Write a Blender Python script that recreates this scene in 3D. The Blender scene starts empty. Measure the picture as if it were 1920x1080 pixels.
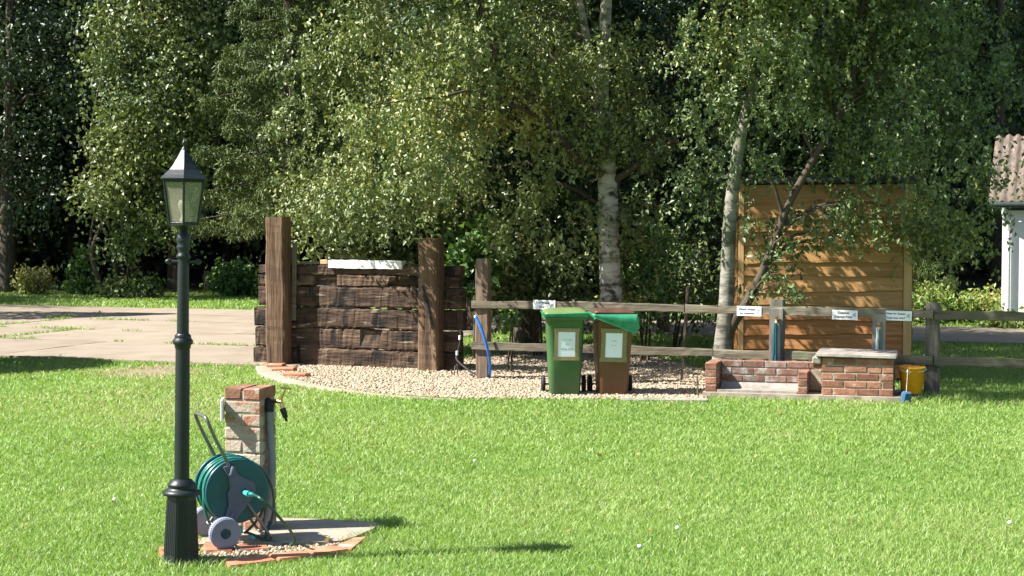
import bpy, bmesh, math, random
import numpy as np
from mathutils import Vector, Matrix

random.seed(7)
R = math.radians
C = bpy.context.scene.collection
SC = bpy.context.scene

# ------------------------------------------------------------------ camera, sky, sun, exposure
CAM_H, FPX, PITCH = 1.73, 3000.0, R(2.44)
cam_d = bpy.data.cameras.new('camera')
cam_d.sensor_width = 36.0
cam_d.lens = FPX / 1920 * 36
cam_d.clip_start, cam_d.clip_end = 0.1, 400
cam = bpy.data.objects.new('camera', cam_d)
C.objects.link(cam)
cam.location = (0, 0, CAM_H)
cam.rotation_euler = (math.pi / 2 - PITCH, 0, 0)
SC.camera = cam

SUN_EL, SUN_OFF = R(46), R(11)            # the sun stands to the left, a little on the camera's side
to_sun = Vector((-math.cos(SUN_EL) * math.cos(SUN_OFF), -math.cos(SUN_EL) * math.sin(SUN_OFF), math.sin(SUN_EL)))
world = bpy.data.worlds.new('World')
SC.world = world
world.use_nodes = True
wn = world.node_tree
sky = wn.nodes.new('ShaderNodeTexSky')
sky.sky_type = 'NISHITA'
sky.sun_disc = False
sky.sun_elevation = SUN_EL
sky.sun_rotation = math.atan2(to_sun.x, to_sun.y)
bgn = wn.nodes['Background']
bgn.inputs['Strength'].default_value = 0.065
wn.links.new(sky.outputs['Color'], bgn.inputs['Color'])
sun_d = bpy.data.lights.new('sun', 'SUN')
sun_d.energy = 5.0
sun_d.angle = R(0.5)
sun_d.color = (1.0, 0.955, 0.88)
sun = bpy.data.objects.new('sun', sun_d)
C.objects.link(sun)
sun.rotation_euler = (-to_sun).to_track_quat('-Z', 'Y').to_euler()
sun.location = (-20, -5, 20)
SC.view_settings.view_transform = 'Standard'
SC.view_settings.look = 'None'
SC.view_settings.exposure = 1.62
SC.view_settings.gamma = 1.0
SC.view_settings.use_curve_mapping = False
SC.cycles.max_bounces = 8
SC.cycles.transparent_max_bounces = 12

# ------------------------------------------------------------------ pixel of the photograph -> place in the world
CP, SP = math.cos(PITCH), math.sin(PITCH)


def ray(x, y):
    u, v = (x - 960) / FPX, (540 - y) / FPX
    return Vector((u, CP + v * SP, -SP + v * CP))


def G(x, y, z=0.0):
    d = ray(x, y)
    return Vector((0, 0, CAM_H)) + d * ((z - CAM_H) / d.z)


def PX(x, y, Y):
    d = ray(x, y)
    return Vector((0, 0, CAM_H)) + d * (Y / d.y)


def hit(px, P0, a, z=0.0):
    """distance along the line P0 + t (cos a, -sin a) at which image column px is met"""
    u = (px - 960) / FPX
    return (u * (P0[1] * CP + (CAM_H - z) * SP) - P0[0]) / (math.cos(a) + u * math.sin(a) * CP)


def W(P0, a, t, off, z):
    """world point: t along the line, off behind it"""
    return Vector((P0[0] + math.cos(a) * t + math.sin(a) * off, P0[1] - math.sin(a) * t + math.cos(a) * off, z))


# ------------------------------------------------------------------ mesh builders
class MB:
    def __init__(s):
        s.v, s.f, s.sm = [], [], []

    def add(s, vs, fs, M=None, smooth=False):
        n = len(s.v)
        s.v += [tuple(M @ Vector(p)) if M is not None else tuple(p) for p in vs]
        s.f += [tuple(i + n for i in q) for q in fs]
        s.sm += [smooth] * len(fs)
        return s

    def box(s, c, d, M=None, jit=0.0, rng=random):
        x, y, z = c
        a, b, h = d[0] / 2, d[1] / 2, d[2] / 2
        vs = [(x + i * a + rng.uniform(-jit, jit), y + j * b + rng.uniform(-jit, jit), z + k * h + rng.uniform(-jit, jit))
              for i in (-1, 1) for j in (-1, 1) for k in (-1, 1)]
        fs = [(0, 1, 3, 2), (4, 6, 7, 5), (0, 4, 5, 1), (2, 3, 7, 6), (0, 2, 6, 4), (1, 5, 7, 3)]
        return s.add(vs, fs, M)

    def tube(s, path, r, n=8, M=None, caps=True):
        P = [Vector(p) for p in path]
        rs = r if isinstance(r, (list, tuple)) else [r] * len(P)
        vs, fs = [], []
        up = None
        for i, p in enumerate(P):
            t = (P[min(i + 1, len(P) - 1)] - P[max(i - 1, 0)])
            t = t.normalized() if t.length > 1e-9 else Vector((0, 0, 1))
            if up is None:
                up = Vector((0, 0, 1)) if abs(t.z) < 0.9 else Vector((1, 0, 0))
            up = (up - t * up.dot(t)).normalized()
            q = t.cross(up)
            for k in range(n):
                an = 2 * math.pi * k / n
                vs.append(p + (up * math.cos(an) + q * math.sin(an)) * rs[i])
        for i in range(len(P) - 1):
            for k in range(n):
                a, b = i * n + k, i * n + (k + 1) % n
                fs.append((a, b, b + n, a + n))
        s.add(vs, fs, M, True)
        if caps:
            s.add(vs[:n], [tuple(range(n))], M)
            s.add(vs[-n:], [tuple(reversed(range(n)))], M)
        return s

    def lathe(s, prof, n=24, M=None, smooth=True, phase=0.0, flute=0.0):
        vs, fs = [], []
        for (r, z) in prof:
            for k in range(n):
                an = 2 * math.pi * k / n + phase
                rr = r * (1 - (flute if k % 2 else 0))
                vs.append((rr * math.cos(an), rr * math.sin(an), z))
        for i in range(len(prof) - 1):
            for k in range(n):
                a, b = i * n + k, i * n + (k + 1) % n
                fs.append((a, b, b + n, a + n))
        s.add(vs, fs, M, smooth)
        if prof[0][0] > 1e-4:
            s.add(vs[:n], [tuple(reversed(range(n)))], M)
        if prof[-1][0] > 1e-4:
            s.add(vs[-n:], [tuple(range(n))], M)
        return s

    def prism(s, poly, z0, z1, M=None):
        n = len(poly)
        vs = [(p[0], p[1], z0) for p in poly] + [(p[0], p[1], z1) for p in poly]
        area = sum(poly[i][0] * poly[(i + 1) % n][1] - poly[(i + 1) % n][0] * poly[i][1] for i in range(n))
        o = list(range(n)) if area > 0 else list(reversed(range(n)))
        fs = [tuple(i + n for i in o), tuple(reversed(o))]
        for q in range(n):
            i, j = o[q], o[(q + 1) % n]
            fs.append((i, j, j + n, i + n))
        return s.add(vs, fs, M)

    def mesh(s, name):
        me = bpy.data.meshes.new(name)
        me.from_pydata(s.v, [], s.f)
        me.polygons.foreach_set('use_smooth', s.sm)
        me.update()
        return me


def obj(name, mb, m, parent=None, loc=None, rot=None):
    me = mb.mesh(name) if isinstance(mb, MB) else mb
    if m is not None and not me.materials:
        me.materials.append(m)
    o = bpy.data.objects.new(name, me)
    C.objects.link(o)
    if parent is not None:
        o.parent = parent
    if loc is not None:
        o.location = loc
    if rot is not None:
        o.rotation_euler = rot
    return o


def tag(o, label, cat, group=None):
    o['label'] = label
    o['category'] = cat
    if group:
        o['group'] = group
    return o


def thing(name, label, cat, loc=(0, 0, 0), rotz=0.0, group=None):
    o = bpy.data.objects.new(name, None)
    o.empty_display_size = 0.1
    C.objects.link(o)
    o.location = loc
    o.rotation_euler = (0, 0, rotz)
    return tag(o, label, cat, group)


def kind(o, k):
    o['kind'] = k
    return o


def cbox(name, sx, sy, sz, b=0.006, jit=0.002, seed=0):
    """one worn block: a chamfered box with uneven corners"""
    rng = random.Random(seed)
    bm = bmesh.new()
    bmesh.ops.create_cube(bm, size=1.0)
    for v in bm.verts:
        v.co = Vector((v.co.x * sx, v.co.y * sy, v.co.z * sz))
    bmesh.ops.bevel(bm, geom=list(bm.edges), offset=b, segments=1, affect='EDGES')
    for v in bm.verts:
        v.co += Vector((rng.uniform(-jit, jit), rng.uniform(-jit, jit), rng.uniform(-jit, jit)))
    me = bpy.data.meshes.new(name)
    bm.to_mesh(me)
    bm.free()
    return me


def tri_mesh(name, verts, tris, tint=None, smooth=False):
    verts = np.ascontiguousarray(verts, np.float32)
    tris = np.ascontiguousarray(tris, np.int32)
    me = bpy.data.meshes.new(name)
    me.vertices.add(len(verts))
    me.vertices.foreach_set('co', verts.ravel())
    me.loops.add(tris.size)
    me.loops.foreach_set('vertex_index', tris.ravel())
    me.polygons.add(len(tris))
    me.polygons.foreach_set('loop_start', np.arange(0, tris.size, 3, dtype=np.int32))
    me.polygons.foreach_set('loop_total', np.full(len(tris), 3, np.int32))
    if smooth:
        me.polygons.foreach_set('use_smooth', np.ones(len(tris), bool))
    if tint is not None:
        at = me.attributes.new('tint', 'FLOAT', 'POINT')
        at.data.foreach_set('value', np.ascontiguousarray(tint, np.float32))
    me.update(calc_edges=True)
    return me


# ------------------------------------------------------------------ materials
def ramp(nt, cols, lo=0.3, hi=0.7):
    r = nt.nodes.new('ShaderNodeValToRGB')
    e = r.color_ramp.elements
    n = len(cols)
    while len(e) < n:
        e.new(0.5)
    for i, c in enumerate(cols):
        e[i].position = lo + (hi - lo) * i / max(1, n - 1)
        e[i].color = (c[0], c[1], c[2], 1)
    return r


def mat(name, cols, scale=6.0, stretch=(1, 1, 1), rough=0.7, bump=0.0, bscale=40.0, rand=0.0, spec=0.3, metal=0.0,
        lo=0.3, hi=0.7, blotch=None, detail=6.0, bdist=0.01):
    m = bpy.data.materials.new(name)
    m.use_nodes = True
    nt = m.node_tree
    N, L = nt.nodes, nt.links
    b = N['Principled BSDF']
    tc = N.new('ShaderNodeTexCoord')
    vec = tc.outputs['Object']
    oi = N.new('ShaderNodeObjectInfo')
    if rand:
        sc_ = N.new('ShaderNodeVectorMath'); sc_.operation = 'SCALE'
        cx = N.new('ShaderNodeCombineXYZ')
        for k in range(3):
            L.new(oi.outputs['Random'], cx.inputs[k])
        L.new(cx.outputs[0], sc_.inputs[0]); sc_.inputs['Scale'].default_value = 37.0
        ad = N.new('ShaderNodeVectorMath'); ad.operation = 'ADD'
        L.new(vec, ad.inputs[0]); L.new(sc_.outputs[0], ad.inputs[1])
        vec = ad.outputs[0]
    mp = N.new('ShaderNodeMapping')
    mp.inputs['Scale'].default_value = stretch
    L.new(vec, mp.inputs['Vector'])
    no = N.new('ShaderNodeTexNoise')
    no.inputs['Scale'].default_value = scale
    no.inputs['Detail'].default_value = detail
    no.inputs['Roughness'].default_value = 0.62
    L.new(mp.outputs[0], no.inputs['Vector'])
    rp = ramp(nt, cols, lo, hi)
    L.new(no.outputs['Fac'], rp.inputs['Fac'])
    col = rp.outputs['Color']
    for bl in (blotch or []):
        bc, bs, thr, soft, bst = bl
        mp2 = N.new('ShaderNodeMapping'); mp2.inputs['Scale'].default_value = bst
        L.new(vec, mp2.inputs['Vector'])
        n2 = N.new('ShaderNodeTexNoise'); n2.inputs['Scale'].default_value = bs; n2.inputs['Detail'].default_value = 5
        L.new(mp2.outputs[0], n2.inputs['Vector'])
        mr = N.new('ShaderNodeMapRange')
        mr.inputs['From Min'].default_value = thr - soft; mr.inputs['From Max'].default_value = thr + soft
        L.new(n2.outputs['Fac'], mr.inputs['Value'])
        mx = N.new('ShaderNodeMixRGB'); mx.inputs['Color2'].default_value = (*bc, 1)
        L.new(mr.outputs[0], mx.inputs['Fac']); L.new(col, mx.inputs['Color1'])
        col = mx.outputs['Color']
    if rand:
        hs = N.new('ShaderNodeHueSaturation')
        mr = N.new('ShaderNodeMapRange')
        mr.inputs['To Min'].default_value = 1 - rand; mr.inputs['To Max'].default_value = 1 + rand
        L.new(oi.outputs['Random'], mr.inputs['Value'])
        L.new(mr.outputs[0], hs.inputs['Value']); L.new(col, hs.inputs['Color'])
        col = hs.outputs['Color']
    L.new(col, b.inputs['Base Color'])
    b.inputs['Roughness'].default_value = rough
    b.inputs['Specular IOR Level'].default_value = spec
    b.inputs['Metallic'].default_value = metal
    if bump:
        nb = N.new('ShaderNodeTexNoise'); nb.inputs['Scale'].default_value = bscale; nb.inputs['Detail'].default_value = 6
        L.new(mp.outputs[0], nb.inputs['Vector'])
        bp = N.new('ShaderNodeBump'); bp.inputs['Strength'].default_value = bump; bp.inputs['Distance'].default_value = bdist
        L.new(nb.outputs['Fac'], bp.inputs['Height']); L.new(bp.outputs[0], b.inputs['Normal'])
    return m


def leaf_mat(name, cols, rough=0.4, spec=0.5, trans=0.25, tcol=None):
    """thin leaves: coloured leaf by leaf, glossy above, some light passing through"""
    m = bpy.data.materials.new(name)
    m.use_nodes = True
    nt = m.node_tree
    N, L = nt.nodes, nt.links
    b = N['Principled BSDF']
    at = N.new('ShaderNodeAttribute'); at.attribute_name = 'tint'
    rp = ramp(nt, cols, 0.0, 1.0)
    L.new(at.outputs['Fac'], rp.inputs['Fac'])
    L.new(rp.outputs['Color'], b.inputs['Base Color'])
    b.inputs['Roughness'].default_value = rough
    b.inputs['Specular IOR Level'].default_value = spec
    tr = N.new('ShaderNodeBsdfTranslucent')
    mx = N.new('ShaderNodeMixRGB'); mx.blend_type = 'MULTIPLY'; mx.inputs['Fac'].default_value = 1.0
    mx.inputs['Color2'].default_value = (*(tcol or (1.3, 1.35, 0.6)), 1)
    L.new(rp.outputs['Color'], mx.inputs['Color1']); L.new(mx.outputs[0], tr.inputs['Color'])
    ms = N.new('ShaderNodeMixShader'); ms.inputs['Fac'].default_value = trans
    L.new(b.outputs[0], ms.inputs[1]); L.new(tr.outputs[0], ms.inputs[2])
    L.new(ms.outputs[0], N['Material Output'].inputs['Surface'])
    return m


def glass_mat():
    m = bpy.data.materials.new('dusty_glass')
    m.use_nodes = True
    nt = m.node_tree
    N, L = nt.nodes, nt.links
    b = N['Principled BSDF']
    no = N.new('ShaderNodeTexNoise'); no.inputs['Scale'].default_value = 9
    tc = N.new('ShaderNodeTexCoord'); L.new(tc.outputs['Object'], no.inputs['Vector'])
    rp = ramp(nt, [(0.27, 0.26, 0.20), (0.36, 0.34, 0.27)]); L.new(no.outputs['Fac'], rp.inputs['Fac'])
    L.new(rp.outputs[0], b.inputs['Base Color']); b.inputs['Roughness'].default_value = 0.12
    tp = N.new('ShaderNodeBsdfTransparent'); tp.inputs['Color'].default_value = (0.88, 0.88, 0.82, 1)
    ms = N.new('ShaderNodeMixShader'); ms.inputs['Fac'].default_value = 0.34
    L.new(tp.outputs[0], ms.inputs[1]); L.new(b.outputs[0], ms.inputs[2])
    L.new(ms.outputs[0], N['Material Output'].inputs['Surface'])
    return m


def film_mat():
    """thin green polythene"""
    m = bpy.data.materials.new('green_polythene')
    m.use_nodes = True
    nt = m.node_tree
    N, L = nt.nodes, nt.links
    b = N['Principled BSDF']
    no = N.new('ShaderNodeTexNoise'); no.inputs['Scale'].default_value = 14
    tc = N.new('ShaderNodeTexCoord'); L.new(tc.outputs['Object'], no.inputs['Vector'])
    rp = ramp(nt, [(0.025, 0.27, 0.13), (0.07, 0.4, 0.22)]); L.new(no.outputs['Fac'], rp.inputs['Fac'])
    L.new(rp.outputs[0], b.inputs['Base Color']); b.inputs['Roughness'].default_value = 0.25
    tr = N.new('ShaderNodeBsdfTranslucent'); L.new(rp.outputs[0], tr.inputs['Color'])
    ms = N.new('ShaderNodeMixShader'); ms.inputs['Fac'].default_value = 0.35
    L.new(b.outputs[0], ms.inputs[1]); L.new(tr.outputs[0], ms.inputs[2])
    L.new(ms.outputs[0], N['Material Output'].inputs['Surface'])
    return m


GRASS_COLS = [(0.07, 0.135, 0.025), (0.165, 0.275, 0.06), (0.235, 0.345, 0.09), (0.31, 0.375, 0.14), (0.37, 0.33, 0.19)]
M = dict(
    lawn=mat('lawn_soil', [(0.05, 0.11, 0.02), (0.10, 0.19, 0.03), (0.14, 0.23, 0.05)], 3.0, rough=0.95, bump=0.6, bscale=60,
             blotch=[((0.16, 0.13, 0.07), 1.1, 0.68, 0.06, (1, 1, 1))]),
    grass=leaf_mat('grass_blades', GRASS_COLS, rough=0.45, spec=0.35, trans=0.36, tcol=(1.25, 1.3, 0.6)),
    litter=mat('leaf_litter', [(0.02, 0.022, 0.01), (0.05, 0.045, 0.02), (0.08, 0.07, 0.03)], 8, rough=0.95, bump=0.6, bscale=50),
    concrete=mat('drive_concrete', [(0.185, 0.150, 0.112), (0.225, 0.186, 0.14), (0.255, 0.216, 0.166)], 1.6, rough=0.9, bump=0.25, bscale=70, rand=0.07,
                 blotch=[((0.24, 0.20, 0.155), 0.9, 0.60, 0.1, (1, 1, 1)), ((0.22, 0.18, 0.14), 11, 0.68, 0.05, (1, 1, 1))]),
    joint=mat('joint_soil', [(0.10, 0.09, 0.05), (0.16, 0.15, 0.07)], 9, rough=0.95),
    cement=mat('pale_cement', [(0.22, 0.185, 0.14), (0.29, 0.245, 0.19), (0.34, 0.295, 0.23)], 7, rough=0.9, bump=0.3, bscale=60,
               blotch=[((0.24, 0.2, 0.15), 5, 0.64, 0.05, (1, 1, 1))]),
    slabgrey=mat('weathered_slab', [(0.15, 0.135, 0.12), (0.25, 0.225, 0.2), (0.31, 0.285, 0.25)], 9, rough=0.9, bump=0.4, bscale=50),
    mortar=mat('mortar', [(0.27, 0.23, 0.18), (0.36, 0.31, 0.25)], 18, rough=0.95, bump=0.5, bscale=90),
    brick=mat('red_brick', [(0.155, 0.07, 0.045), (0.25, 0.118, 0.075), (0.31, 0.17, 0.115)], 9, rough=0.9, bump=0.5, bscale=70, rand=0.28,
              blotch=[((0.42, 0.36, 0.29), 9, 0.66, 0.05, (1, 1, 1)), ((0.09, 0.055, 0.045), 6, 0.68, 0.05, (1, 1, 1))]),
    limebrick=mat('limewashed_brick', [(0.24, 0.10, 0.06), (0.33, 0.15, 0.095), (0.36, 0.22, 0.15)], 11, rough=0.92, bump=0.6, bscale=60, rand=0.18,
                  blotch=[((0.36, 0.305, 0.24), 8, 0.46, 0.06, (1, 1, 1.6)), ((0.17, 0.12, 0.1), 14, 0.7, 0.04, (1, 1, 1))]),
    darkbrick=mat('sooty_brick', [(0.12, 0.06, 0.045), (0.2, 0.11, 0.085), (0.26, 0.18, 0.15)], 10, rough=0.92, bump=0.5, bscale=60, rand=0.2,
                  blotch=[((0.3, 0.28, 0.25), 8, 0.58, 0.06, (1, 1, 1))]),
    terracotta=mat('terracotta', [(0.28, 0.10, 0.05), (0.38, 0.15, 0.085), (0.42, 0.22, 0.14)], 10, rough=0.85, bump=0.3, bscale=60, rand=0.15,
                   blotch=[((0.5, 0.42, 0.33), 9, 0.66, 0.05, (1, 1, 1))]),
    sleeper=mat('old_sleeper', [(0.012, 0.008, 0.006), (0.038, 0.023, 0.015), (0.078, 0.048, 0.031), (0.135, 0.092, 0.063)], 2.6, (0.7, 3, 4.0), rough=0.85, bump=0.9,
                bscale=9, rand=0.10, bdist=0.02, blotch=[((0.012, 0.009, 0.008), 2.6, 0.60, 0.03, (1.6, 1, 1.2)), ((0.22, 0.175, 0.13), 7, 0.67, 0.04, (0.5, 1, 3)), ((0.010, 0.008, 0.007), 5, 0.67, 0.02, (2.2, 1, .5))]),
    sleeperpost=mat('old_sleeper_post', [(0.025, 0.015, 0.009), (0.075, 0.044, 0.025), (0.125, 0.078, 0.046), (0.18, 0.12, 0.072)], 3.0, (0.35, 4, 4), rough=0.85, bump=0.9,
                    bscale=9, rand=0.1, bdist=0.02, blotch=[((0.03, 0.018, 0.012), 9, 0.69, 0.04, (.5, 1, 1))]),
    fence=mat('weathered_fence_timber', [(0.06, 0.05, 0.036), (0.125, 0.105, 0.075), (0.19, 0.165, 0.12)], 4, (0.5, 5, 6), rough=0.9, bump=0.6, bscale=12, rand=0.15,
              blotch=[((0.12, 0.125, 0.08), 2.5, 0.6, 0.08, (1, 1, 1))]),
    tapboard=mat('grey_board_timber', [(0.06, 0.052, 0.045), (0.12, 0.11, 0.095), (0.18, 0.165, 0.14)], 4, (6, 6, 0.5), rough=0.9, bump=0.6, bscale=12, rand=0.15),
    paleboard=mat('pale_board_timber', [(0.12, 0.11, 0.10), (0.22, 0.205, 0.18), (0.3, 0.28, 0.25)], 4, (6, 6, 0.5), rough=0.9, bump=0.6, bscale=12),
    fencepost=mat('weathered_post_timber', [(0.06, 0.052, 0.045), (0.13, 0.115, 0.095), (0.2, 0.18, 0.15)], 4, (0.5, 6, 6), rough=0.9, bump=0.6, bscale=12, rand=0.15),
    brownpost=mat('brown_post_timber', [(0.05, 0.034, 0.024), (0.13, 0.09, 0.062), (0.2, 0.15, 0.11)], 4, (0.5, 6, 6), rough=0.9, bump=0.7, bscale=12),
    board=mat('new_larch_board', [(0.29, 0.145, 0.052), (0.39, 0.21, 0.08), (0.45, 0.265, 0.115)], 3.2, (0.5, 4, 9), rough=0.7, bump=0.25, bscale=12, rand=0.15,
              blotch=[((0.17, 0.07, 0.025), 5.5, 0.735, 0.03, (1, 1, 1.6))]),
    redboard=mat('red_larch_board', [(0.25, 0.095, 0.034), (0.35, 0.15, 0.056), (0.42, 0.21, 0.085)], 3.2, (0.5, 4, 9), rough=0.7, bump=0.25, bscale=12, rand=0.15,
                 blotch=[((0.13, 0.05, 0.02), 5.5, 0.735, 0.03, (1, 1, 1.6))]),
    batten=mat('larch_batten', [(0.42, 0.25, 0.11), (0.54, 0.35, 0.17)], 4, (6, 6, 0.5), rough=0.7, bump=0.2, bscale=12),
    felt=mat('roofing_felt', [(0.035, 0.037, 0.04), (0.07, 0.072, 0.075)], 20, rough=0.9, bump=0.4, bscale=120),
    black=mat('black_lamp_paint', [(0.008, 0.011, 0.013), (0.013, 0.018, 0.02)], 20, rough=0.42, bump=0.08, bscale=120, spec=0.35),
    rubber=mat('black_rubber', [(0.012, 0.012, 0.012), (0.03, 0.03, 0.03)], 20, rough=0.7),
    white=mat('white_board', [(0.70, 0.71, 0.72), (0.80, 0.81, 0.82)], 6, rough=0.55),
    wornwhite=mat('worn_white_paint', [(0.55, 0.55, 0.52), (0.74, 0.75, 0.74)], 6, (1, 3, 6), rough=0.7, bump=0.3, bscale=20),
    render=mat('white_wall_render', [(0.72, 0.72, 0.70), (0.80, 0.80, 0.79)], 1.2, rough=0.9, bump=0.12, bscale=60, blotch=[((0.62, 0.60, 0.55), 2.2, 0.7, 0.08, (1, 1, 0.4))]),
    ink=mat('dark_blue_ink', [(0.012, 0.02, 0.04), (0.02, 0.03, 0.05)], 9, rough=0.6),
    paleink=mat('pale_ink', [(0.30, 0.36, 0.42), (0.36, 0.42, 0.48)], 9, rough=0.6),
    greyink=mat('grey_logo_ink', [(0.30, 0.36, 0.45), (0.38, 0.44, 0.52)], 9, rough=0.6),
    teal=mat('teal_plastic', [(0.003, 0.056, 0.076), (0.006, 0.082, 0.106)], 12, rough=0.4, spec=0.45, bump=0.05, bscale=60),
    turquoise=mat('turquoise_plastic', [(0.03, 0.36, 0.36), (0.06, 0.46, 0.45)], 12, rough=0.35, spec=0.5),
    hose=mat('green_hose', [(0.01, 0.115, 0.088), (0.022, 0.18, 0.14)], 25, rough=0.3, spec=0.5),
    darkhose=mat('dark_green_hose', [(0.01, 0.055, 0.04), (0.02, 0.09, 0.06)], 25, rough=0.3, spec=0.5),
    slate=mat('slate_blue_plastic', [(0.08, 0.088, 0.14), (0.10, 0.11, 0.17)], 12, rough=0.5, bump=0.04, bscale=60),
    palewheel=mat('pale_blue_plastic', [(0.185, 0.20, 0.27), (0.22, 0.235, 0.31)], 15, rough=0.6, bump=0.05, bscale=60),
    steel=mat('grey_tube_steel', [(0.11, 0.11, 0.11), (0.18, 0.175, 0.165)], 15, rough=0.38, metal=0.6, spec=0.5),
    brass=mat('brass', [(0.42, 0.30, 0.13), (0.58, 0.44, 0.2)], 15, rough=0.32, metal=0.9),
    lagging=mat('grey_pipe_lagging', [(0.17, 0.185, 0.19), (0.25, 0.265, 0.27)], 12, rough=0.8, bump=0.2, bscale=50),
    greenbin=mat('green_bin_plastic', [(0.04, 0.10, 0.035), (0.052, 0.125, 0.045)], 6, rough=0.42, bump=0.05, bscale=140, spec=0.45,
                 blotch=[((0.09, 0.15, 0.07), 9, 0.72, 0.06, (1, 1, 0.4))]),
    greenlid=mat('faded_green_lid', [(0.10, 0.15, 0.05), (0.14, 0.19, 0.07)], 6, rough=0.5, bump=0.05, bscale=140),
    brownlid=mat('dark_brown_lid', [(0.06, 0.028, 0.02), (0.11, 0.055, 0.04)], 8, rough=0.5),
    brownbin=mat('brown_bin_plastic', [(0.095, 0.045, 0.02), (0.12, 0.058, 0.027)], 6, rough=0.42, bump=0.05, bscale=140, spec=0.45,
                 blotch=[((0.17, 0.11, 0.07), 9, 0.72, 0.06, (1, 1, 0.4))]),
    film=film_mat(), glass=glass_mat(),
    tape=mat('brown_parcel_tape', [(0.24, 0.17, 0.09), (0.32, 0.24, 0.14)], 20, (1, 1, 3), rough=0.3, spec=0.5),
    olivetape=mat('olive_parcel_tape', [(0.17, 0.15, 0.075), (0.24, 0.21, 0.11)], 20, (1, 1, 3), rough=0.3, spec=0.5),
    paper=mat('notice_sleeve', [(0.72, 0.77, 0.86), (0.80, 0.83, 0.90)], 4, rough=0.22, spec=0.5),
    bluepipe=mat('blue_water_pipe', [(0.012, 0.11, 0.42), (0.02, 0.16, 0.52)], 9, rough=0.3, spec=0.5),
    yellow=mat('yellow_bucket_plastic', [(0.68, 0.28, 0.010), (0.78, 0.35, 0.018)], 9, rough=0.4, spec=0.45),
    bluesponge=mat('blue_foam', [(0.03, 0.08, 0.16), (0.06, 0.13, 0.24)], 30, rough=0.9, bump=0.5, bscale=120),
    bulb=mat('frosted_bulb', [(0.75, 0.73, 0.66), (0.8, 0.78, 0.72)], 9, rough=0.3),
    asbestos=mat('corrugated_cement', [(0.06, 0.046, 0.036), (0.12, 0.094, 0.074), (0.19, 0.162, 0.135)], 5, (3, 0.6, 1), rough=0.95, bump=0.4, bscale=40,
                 blotch=[((0.09, 0.06, 0.045), 5, 0.63, 0.06, (3, 0.5, 1)), ((0.26, 0.235, 0.205), 14, 0.66, 0.04, (1, 1, 1))]),
    darktrim=mat('dark_green_trim', [(0.02, 0.03, 0.028), (0.035, 0.05, 0.045)], 9, rough=0.5),
    bark=mat('dark_bark', [(0.03, 0.024, 0.018), (0.075, 0.06, 0.045), (0.12, 0.10, 0.075)], 7, (4, 4, 0.8), rough=0.95, bump=1.0, bscale=14, bdist=0.02),
    shadebirch=mat('shaded_birch_bark', [(0.06, 0.055, 0.045), (0.20, 0.185, 0.155), (0.30, 0.28, 0.24)], 3.0, (1.3, 1.3, 4.5), rough=0.85, bump=0.6, bscale=12,
                  blotch=[((0.04, 0.034, 0.028), 2.6, 0.58, 0.05, (1.6, 1.6, 2.2)), ((0.11, 0.12, 0.07), 1.4, 0.55, 0.1, (1, 1, 1))]),  # birch bark with the right tree's shade greyed into its colour
    birchbark=mat('birch_bark', [(0.07, 0.06, 0.05), (0.24, 0.22, 0.185), (0.40, 0.375, 0.33), (0.48, 0.46, 0.42)], 3.0, (1.3, 1.3, 4.5), rough=0.85, bump=0.6, bscale=12, lo=0.34, hi=0.6,
                  blotch=[((0.045, 0.038, 0.03), 2.3, 0.60, 0.04, (1.6, 1.6, 2.6)), ((0.16, 0.15, 0.10), 1.4, 0.62, 0.1, (1, 1, 1))]),
    twig=mat('twig_bark', [(0.045, 0.034, 0.024), (0.09, 0.068, 0.047)], 9, rough=0.9),
)
L_BIRCH = leaf_mat('birch_leaves', [(0.045, 0.075, 0.026), (0.115, 0.155, 0.05), (0.20, 0.235, 0.08), (0.33, 0.29, 0.08)], 0.48, 0.6, 0.17)
L_BIRCH2 = leaf_mat('birch_leaves_green', [(0.035, 0.062, 0.025), (0.082, 0.125, 0.045), (0.15, 0.195, 0.065), (0.27, 0.265, 0.08)], 0.48, 0.5, 0.17)
L_BROAD = leaf_mat('broad_leaves', [(0.045, 0.075, 0.03), (0.085, 0.125, 0.045), (0.14, 0.18, 0.06), (0.20, 0.22, 0.08)], 0.46, 0.55, 0.2)
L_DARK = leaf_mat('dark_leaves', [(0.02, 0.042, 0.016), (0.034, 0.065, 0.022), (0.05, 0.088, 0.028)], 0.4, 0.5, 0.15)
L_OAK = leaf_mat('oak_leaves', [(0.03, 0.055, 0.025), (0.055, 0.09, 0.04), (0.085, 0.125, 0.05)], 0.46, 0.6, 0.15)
L_SPRUCE = leaf_mat('spruce_needles', [(0.04, 0.065, 0.016), (0.07, 0.105, 0.022), (0.11, 0.15, 0.03)], 0.5, 0.35, 0.1)
L_SHRUB = leaf_mat('shrub_leaves', [(0.05, 0.11, 0.03), (0.09, 0.17, 0.045), (0.14, 0.22, 0.06)], 0.4, 0.5, 0.25)
L_PALE = leaf_mat('pale_shrub_leaves', [(0.09, 0.16, 0.035), (0.16, 0.23, 0.05), (0.26, 0.28, 0.09), (0.32, 0.27, 0.13)], 0.45, 0.4, 0.3)
STONE = leaf_mat('gravel_stones', [(0.13, 0.095, 0.06), (0.245, 0.185, 0.12), (0.325, 0.262, 0.18), (0.41, 0.35, 0.265), (0.165, 0.145, 0.12)], 0.8, 0.3, 0.0)
# ------------------------------------------------------------------ the ground and the paved places
A = R(21)                                   # fence, sleepers, drive and house all run on this one direction


def in_poly(px, py, poly):
    ins = np.zeros(len(px), bool)
    n = len(poly)
    for i in range(n):
        x1, y1 = poly[i]
        x2, y2 = poly[(i + 1) % n]
        if y1 == y2:
            continue
        c = ((y1 > py) != (y2 > py)) & (px < (x2 - x1) * (py - y1) / (y2 - y1) + x1)
        ins ^= c
    return ins


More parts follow.
